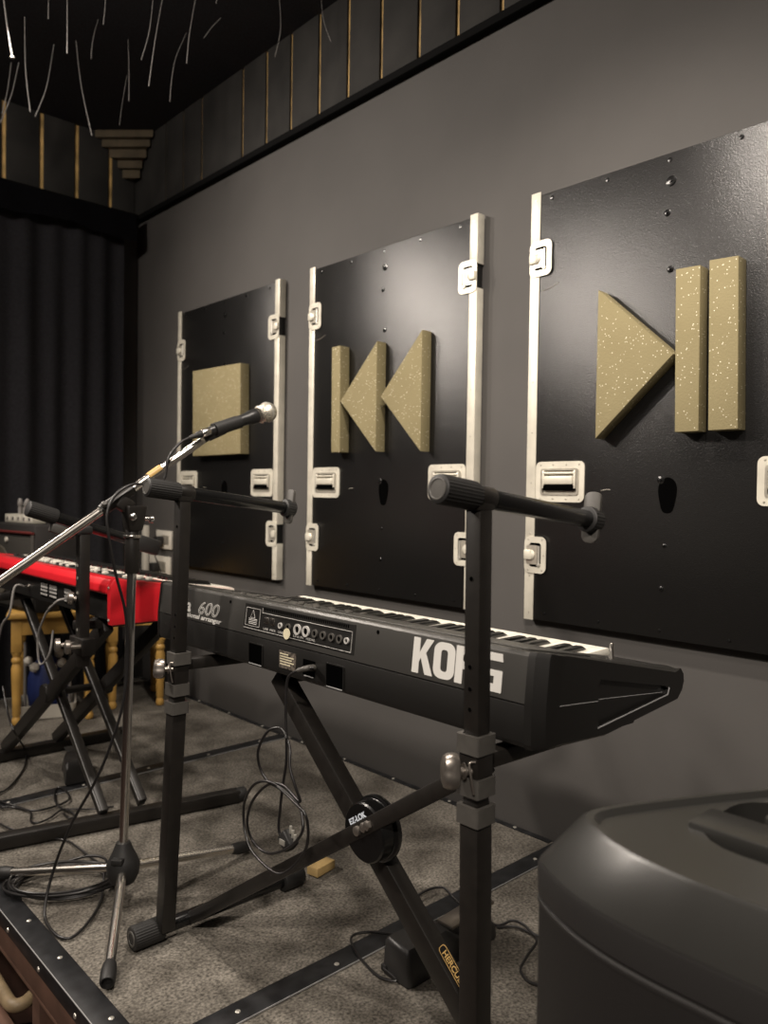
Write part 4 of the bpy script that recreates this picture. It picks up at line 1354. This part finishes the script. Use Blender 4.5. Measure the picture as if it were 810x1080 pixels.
MB().ribbed(a0, a0 + d * 0.070, 0.0190, 26, 0.0015).build('end_grip', M['black_rubber'], ar)
MB().bar(a0 + d * 0.055 - V((0, 0, 0.028)), a0 + d * 0.115 - V((0, 0, 0.030)), 0.022, 0.022, 0.004, side=(0, 1, 0)).build('arm_bracket', M['grey_plastic'], ar)
MB().bar(a1 - d * 0.012, a1 + d * 0.058, 0.030, 0.040, 0.006, side=(0, 1, 0)).build('end_stop', M['black_rubber'], ar)
MB().cyl((px2, py2, 0.805), (px2 + 0.02, 1.900, 0.826), 0.012, n=16).build('arm_post', BS, s2)
for ya in (2.005, 2.735):
    t0, t1 = V((0.580, ya + 0.06 * (1 if ya < 2.3 else 0), 0.0205)), V((1.235, ya - 0.075 * (1 if ya < 2.3 else 0.3), 0.0205))
    ft = MB().bar(t0, t1, 0.038, 0.034, 0.004, side=(0, 1, 0)).build('base_tube', BS, s2)
    MB().cyl(t1 - V((0.01, 0, 0)), t1 + V((0.02, 0, 0)), 0.0200, n=20, bev=0.003).build('foot_cap', M['black_rubber'], ft)
for x in (0.865, 0.975):
    l1 = MB().bar((x, 2.010, 0.040), (x, 2.640, 0.560), 0.022, 0.030, 0.003, side=(1, 0, 0)).build('leg', BS, s2)
    MB().bar((x - 0.0118, 2.006, 0.050), (x - 0.0118, 2.632, 0.567), 0.0012, 0.0030, 0.0003, side=(1, 0, 0)).build('leg_edge_shine', M['edge_bright'], l1)  # shine on the leg's upper edge, put in as a pale strip
for x in (0.838, 1.005):
    MB().bar((x, 2.735, 0.038), (x, 1.930, 0.560), 0.026, 0.040, 0.004, side=(1, 0, 0)).build('leg', BS, s2)
MB().lathe((0.822, 2.345, 0.300), (1, 0, 0), [(0, 0.028), (0.012, 0.030), (0.0125, 0.011), (0.190, 0.011), (0.1905, 0.030), (0.204, 0.028)], 24).build('pivot_hub', BS, s2)
for y in (1.950, 2.620):
    m2 = MB().bar((0.760, y, 0.5615), (1.12, y, 0.5615), 0.030, 0.024, 0.004, side=(0, 1, 0)).build('support_arm', BS, s2)
    MB().box((0.86, y, 0.5752), (0.10, 0.024, 0.003), 0.001).box((1.03, y, 0.5752), (0.10, 0.024, 0.003), 0.001).build('arm_pad', M['black_rubber'], m2)


# ------------------------------------------------------------------ yellow wooden stools
def stool(cx, cy, ang, w, dpt, h, label):
    r = thing('wooden_stool', label, 'stool', (cx, cy, 0), 'yellow wooden stools behind the red keyboard')
    R = Matrix.Rotation(math.radians(ang), 3, 'Z')

    def T(a, b_, z):
        q = R @ V((a, b_, 0))
        return V((cx + q.x, cy + q.y, z))
    MB().box(T(0, 0, h - 0.011), (w + 0.03, dpt + 0.03, 0.022), 0.005, R).build('seat', M['wood'], r)
    for a, b_, sw, sd in ((0, -dpt / 2 + 0.012, w - 0.07, 0.018), (0, dpt / 2 - 0.012, w - 0.07, 0.018), (-w / 2 + 0.012, 0, 0.018, dpt - 0.07), (w / 2 - 0.012, 0, 0.018, dpt - 0.07)):
        MB().box(T(a, b_, h - 0.055), (sw, sd, 0.062), 0.002, R).build('apron', M['wood'], r)
    for a in (-1, 1):
        for b_ in (-1, 1):
            q = T(a * (w / 2 - 0.020), b_ * (dpt / 2 - 0.020), 0)
            m2 = MB().box(q + V((0, 0, h - 0.087)), (0.038, 0.038, 0.128), 0.003, R)
            m2.lathe(q + V((0, 0, 0.0016)), (0, 0, 1), [(0, 0.014), (0.012, 0.018), (0.022, 0.015), (0.030, 0.012), (0.036, 0.015), (0.10, 0.016), (0.17, 0.0185), (h - 0.215, 0.0195), (h - 0.198, 0.014), (h - 0.190, 0.019), (h - 0.180, 0.019), (h - 0.172, 0.013), (h - 0.160, 0.018), (h - 0.148, 0.018)], 20)
            m2.build('leg', M['wood'], r)


stool(1.165, 3.195, -21, 0.300, 0.300, 0.432, 'yellow wooden stool with turned legs, at the left edge under the amplifier')
stool(1.500, 3.180, -21, 0.230, 0.280, 0.430, 'yellow wooden stool seen below the red end of the far keyboard')

# blue bag in a white tray below the left stool
tr = thing('storage_tray', 'white plastic tray on the stage floor behind the left stool', 'tray', (1.15, 3.2, 0))
R = Matrix.Rotation(math.radians(-21), 3, 'Z')
tc_ = V((1.145, 3.215, 0.0))
m2 = MB()
oo = [tc_ + R @ V((a, b_, 0.002)) for a, b_ in rrect(0.21, 0.19, 0.02)]
oo2 = [tc_ + R @ V((a * 1.05, b_ * 1.05, 0.055)) for a, b_ in rrect(0.21, 0.19, 0.02)]
ii2 = [tc_ + R @ V((a * 0.98, b_ * 0.98, 0.055)) for a, b_ in rrect(0.21, 0.19, 0.02)]
ii = [tc_ + R @ V((a * 0.94, b_ * 0.94, 0.008)) for a, b_ in rrect(0.21, 0.19, 0.02)]
m2.loft([oo, oo2, ii2, ii])
m2.build('tray_shell', M['white_plastic'], tr)
m2 = MB()
for a, b_, h in ((-0.085, 0.07, 0.27), (0.085, 0.07, 0.27), (0.085, -0.07, 0.20)):
    q = tc_ + R @ V((a, b_, 0.008))
    m2.cyl(q, q + V((0, 0, h)), 0.006, n=10)
m2.build('tray_posts', M['cable_grey'], tr)
bg = thing('cloth_bag', 'dark blue bulging bag with white patches, in the white tray', 'bag', tc_)
m2 = MB()
loops = []
for z, k in ((0.010, 0.60), (0.03, 0.82), (0.09, 0.92), (0.15, 0.84), (0.20, 0.62), (0.23, 0.30), (0.238, 0.08)):
    loops.append([tc_ + R @ V((0.085 * k * math.cos(a) * (1 + 0.07 * math.sin(3 * a + z * 20)), 0.078 * k * math.sin(a) * (1 + 0.06 * math.cos(4 * a)), z)) for a in [2 * PI * q / 28 for q in range(28)]])
m2.loft(loops)
m2.build('bag_body', M['blue_bag'], bg, angle=70)
m2 = MB()
for a, b_, z in ((-0.045, -0.055, 0.20), (0.02, -0.062, 0.195), (0.055, -0.045, 0.21), (-0.07, 0.0, 0.215), (0.045, 0.03, 0.235)):
    m2.lathe(tc_ + R @ V((a, b_, z)), (0.2, -0.5, 1), [(-0.02, 0), (-0.015, 0.014), (0, 0.019), (0.014, 0.012), (0.02, 0)], 10)
m2.build('bag_contents', M['white_plastic'], bg)

# ------------------------------------------------------------------ guitar amplifier on the left stool
ang = 8.0
R = Matrix.Rotation(math.radians(ang), 3, 'Z')
ac = V((1.035, 3.040, 0.4335))        # near front corner at its base


def A(f, d_, z):                      # f: along its face away from the camera, d: depth into the room, z up
    q = R @ V((d_, f, 0))
    return V((ac.x + q.x, ac.y + q.y, ac.z + z))


am = thing('guitar_amplifier', 'black amplifier with dark red piping on the left stool', 'amplifier', A(0.17, 0.09, 0))
AL, AD, AH = 0.360, 0.18, 0.335
MB().box(A(AL / 2, AD / 2, AH / 2), (AD, AL, AH), 0.008, R).build('cabinet', M['amp_black'], am)
MB().box(A(AL / 2, -0.004, 0.150), (0.010, AL - 0.03, 0.270), 0.002, R).build('grille_cloth', M['amp_grille'], am)
m2 = MB().tube([A(0.002, -0.006, 0.303), A(AL - 0.002, -0.006, 0.303)], 0.0055, 8, smooth=False)
m2.build('piping', M['amp_red'], am, 'dark red piping')
MB().box(A(0.012, -0.004, 0.15), (0.009, 0.014, 0.29), 0.002, R).build('corner_trim', M['grey_plastic'], am)
nrm = R @ V((-1, 0, 0))
MB().lathe(A(0.275, -0.0085, 0.150), nrm, [(0, 0.098), (0.003, 0.098), (0.004, 0.090), (0.002, 0.085), (0.0015, 0.04), (0.006, 0.03), (0.008, 0)], 36).build('speaker_cone', M['cone'], am)
MB().lathe(A(0.205, -0.009, 0.272), nrm, [(0, 0.010), (0.006, 0.010), (0.008, 0.006), (0.008, 0)], 18).build('control_knob', M['white_plastic'], am)
# white socket strip with grey plugs on the amplifier
ss = thing('socket_strip', 'cream multi-socket strip with upright plugs on the amplifier', 'socket strip', A(0.17, 0.06, AH))
MB().box(A(0.20, 0.06, AH + 0.018), (0.055, 0.23, 0.034), 0.004, R).build('strip_body', M['alu'], ss)
for k in range(5):
    sk = MB().box(A(0.105 + k * 0.045, 0.0335, AH + 0.018), (0.006, 0.030, 0.024), 0.003, R).build('socket_face', M['white_plastic'], ss)
    MB().box(A(0.105 + k * 0.045, 0.0300, AH + 0.018), (0.002, 0.010, 0.012), 0.0005, R).build('socket_holes', M['black_rubber'], sk)
for k in (2, 3):
    q = A(0.105 + k * 0.042, 0.055, AH + 0.034)
    m2 = MB().cyl(q, q + V((0, 0, 0.030)), 0.009, n=12)
    m2.lathe(q + V((0, 0, 0.03)), (0.25 if k == 2 else 0, -0.2 if k == 2 else 0, 1), [(0, 0.006), (0.008, 0.011), (0.022, 0.010), (0.034, 0.006), (0.034, 0)], 12)
    m2.build('plug', M['cable_grey'], ss)

# ------------------------------------------------------------------ pedals and floor cables
sp = thing('sustain_pedal', 'black sustain pedal on the carpet below the arranger keyboard', 'pedal', (1.10, 1.02, 0))
sec = [(-0.036, 0.003), (-0.038, 0.010), (-0.034, 0.062), (-0.028, 0.070), (0.026, 0.074), (0.033, 0.068), (0.040, 0.010), (0.038, 0.003)]


def sec_at(x, k, yoff=0.0, zs=1.0):
    return [(x, 1.016 + yoff + a * k, 0.0025 + (z - 0.003) * zs) for a, z in sec]


MB().loft([sec_at(0.993, 0.80, zs=0.86), sec_at(0.996, 0.92, zs=0.95), sec_at(1.003, 1.0), sec_at(1.10, 1.0, zs=0.98), sec_at(1.14, 1.0, zs=0.62), sec_at(1.235, 0.98, zs=0.50), sec_at(1.245, 0.9, zs=0.42)]).build('housing', M['spk_black'], sp)
MB().bar((1.125, 1.016, 0.058), (1.255, 1.016, 0.066), 0.042, 0.008, 0.003, side=(0, 1, 0)).build('foot_lever', M['knob_metal'], sp)
MB().box((0.9922, 1.046, 0.014), (0.006, 0.014, 0.014), 0.003).build('cable_grommet', M['black_rubber'], sp)
MB().box((1.06, 1.005, 0.0725), (0.05, 0.010, 0.0012)).build('pedal_marking', M['print'], sp)
cable('pedal_cable', [V((0.990, 1.046, 0.014)), on_z(418, 1034, 0.006), on_z(400, 1030, 0.005), on_z(382, 1013, 0.005), on_z(371, 995, 0.006), on_z(373, 986, 0.006), on_z(392, 983, 0.007), on_z(420, 986, 0.007), on_z(445, 984, 0.006)],
      0.0026, 'thin black cable curling out of the sustain pedal across the deck joint', M['cable'])
cable('floor_cable', [on_z(428, 955, 0.006), on_z(448, 940, 0.012), on_z(466, 936, 0.014), on_z(476, 944, 0.012), on_z(486, 954, 0.008), on_z(505, 966, 0.006), on_z(524, 976, 0.006), on_z(540, 971, 0.010), on_z(552, 975, 0.012), on_z(563, 985, 0.006), on_z(580, 992, 0.005)],
      0.0028, 'black cable on the carpet behind the sustain pedal and near pole', M['cable'])
cable('floor_cable', [on_z(524, 978, 0.004), on_z(545, 978, 0.005), on_z(566, 990, 0.005), on_z(556, 1008, 0.005), on_z(549, 1022, 0.005), on_z(556, 1034, 0.005), on_z(572, 1040, 0.005), on_z(588, 1044, 0.005)],
      0.0026, 'black cable bending round beside the loudspeaker base', M['cable'])
# far pedal and tangle left of the chrome stand
fp = thing('sustain_pedal', 'small black pedal on the floor below the red keyboard', 'pedal', (0.96, 2.42, 0))
MB().loft([[(0.93 + a * 0.9, 2.36 + 0.0, 0.003 + z * 0.8) for a, z in sec], [(0.935 + a, 2.37, 0.003 + z) for a, z in sec], [(0.965 + a, 2.46, 0.003 + z) for a, z in sec], [(0.975 + a, 2.50, 0.003 + z * 0.5) for a, z in sec]]).build('housing', M['spk_black'], fp)
MB().bar((0.970, 2.47, 0.052), (0.995, 2.58, 0.050), 0.04, 0.007, 0.003, side=(1, 0, 0)).build('foot_lever', M['black_rubber'], fp)
Q = lambda zx, zy: (zx / 4.5, 780 + zy / 4.5)


def floor_path(zpts, z=0.005):
    return [on_z(*Q(*q), z + 0.003 * (i % 2)) for i, q in enumerate(zpts)]


cable('floor_cable', floor_path([(-20, 300), (10, 320), (70, 322), (160, 338), (250, 320), (320, 290), (325, 260), (290, 228), (262, 240), (262, 290), (290, 325), (340, 345), (355, 365), (330, 372), (300, 350)]),
      0.0030, 'black cable tangled in a small loop below the far stand', M['cable'], 'loose cables below the far stand')
cable('floor_cable', floor_path([(-20, 280), (20, 300), (90, 320), (145, 345), (145, 385), (180, 395), (240, 370), (290, 335), (360, 330), (440, 330), (540, 318)]),
      0.0026, 'thin cable trailing right from the tangle below the far stand', M['cable'], 'loose cables below the far stand')
cable('floor_cable', floor_path([(-20, 385), (20, 410), (100, 440), (200, 462), (310, 478), (360, 505), (420, 550), (480, 595)]),
      0.0026, 'black cable slanting across the carpet to the chrome stand base', M['cable'], 'loose cables below the far stand')
cable('floor_cable', [on_x(3, 724, 0.80), on_x(8, 750, 0.79), on_x(15, 772, 0.78), on_z(26, 790, 0.03), on_z(26, 808, 0.006), on_z(12, 828, 0.005), on_z(0, 836, 0.005), on_z(-15, 842, 0.005)],
      0.0030, 'black cable dropping behind the far stand to the floor at the left edge', M['cable'], 'loose cables below the far stand')

# ------------------------------------------------------------------ black loudspeaker in the right foreground
spk = thing('loudspeaker', 'big black moulded loudspeaker in the right foreground', 'loudspeaker', (0.75, 0.13, 0))
cyk = 0.130


def plan(front, hw, cut, back_x, bw):
    """outline, half of it given, mirrored about y = cyk"""
    half = [(front, hw - 0.10), (front, hw - 0.065), (front + 0.005, hw - 0.020), (front + 0.018, hw + 0.022), (front + 0.037, hw + 0.058), (front + 0.050, hw + 0.074), (front + 0.080, hw + 0.076), (back_x - 0.18, bw + 0.106), (back_x - 0.05, bw + 0.036), (back_x - 0.012, bw + 0.008), (back_x, bw - 0.02)]
    return [(x, cyk + w_) for x, w_ in half] + [(x, cyk - w_) for x, w_ in reversed(half)]


def chaikin(loop):
    """round the corners of a closed outline"""
    pts = [V(p) for p in loop]
    for _ in range(2):
        q = []
        for i in range(len(pts)):
            a, b2 = pts[i], pts[(i + 1) % len(pts)]
            q += [a * 0.75 + b2 * 0.25, a * 0.25 + b2 * 0.75]
        pts = q
    return pts


def scale_plan(pl_, k, z):
    cx = 0.745
    return chaikin([(cx + (x - cx) * k[0], cyk + (y - cyk) * k[1], z) for x, y in pl_])


base = plan(0.572, 0.2375, 0.04, 0.950, 0.150)
rings = [scale_plan(base, (0.985, 0.985), 0.004), scale_plan(base, (1, 1), 0.016), scale_plan(base, (1, 1), 0.512)]
MB().loft(rings).build('cabinet', M['spk_grille'], spk)
MB().loft([scale_plan(base, (1.004, 1.004), 0.5125), scale_plan(base, (1.004, 1.004), 0.516), scale_plan(base, (0.992, 0.992), 0.5175), scale_plan(base, (0.992, 0.992), 0.5195), scale_plan(base, (1.004, 1.004), 0.5215), scale_plan(base, (1.006, 1.006), 0.548), scale_plan(base, (1.000, 1.000), 0.552)]).build('shoulder_band', M['spk_black'], spk)


t0 = scale_plan(base, (1.000, 1.000), 0.5525); t1 = scale_plan(base, (0.900, 0.885), 0.5985); t2 = scale_plan(base, (0.885, 0.868), 0.6020); t3 = scale_plan(base, (0.862, 0.846), 0.6020); t4 = scale_plan(base, (0.845, 0.828), 0.5965)
m2 = MB().loft([t0, t1, t2, t3, t4], cap=False)
hole = [(0.745 + 0.006 + a, cyk + b_, 0.5965) for a, b_ in rrect(0.150, 0.385, 0.05)]
m2.plate_hole(t4, hole, (0, 0, -0.045))
bmesh.ops.remove_doubles(m2.bm, verts=m2.bm.verts[:], dist=0.00005)
m2.build('top_cap', M['spk_top'], spk, angle=30)
m2 = MB().box((0.722, cyk, 0.5905), (0.050, 0.398, 0.024), 0.003)
hd = m2.build('carry_handle', M['spk_top'], spk)
MB().box((0.722, cyk + 0.05, 0.570), (0.020, 0.030, 0.022), 0.003).build('handle_post', M['spk_top'], hd)
MB().cyl((0.785, cyk + 0.150, 0.549), (0.785, cyk + 0.150, 0.596), 0.014, 0.012, 20, 0.002).build('rim_post', M['spk_top'], spk)
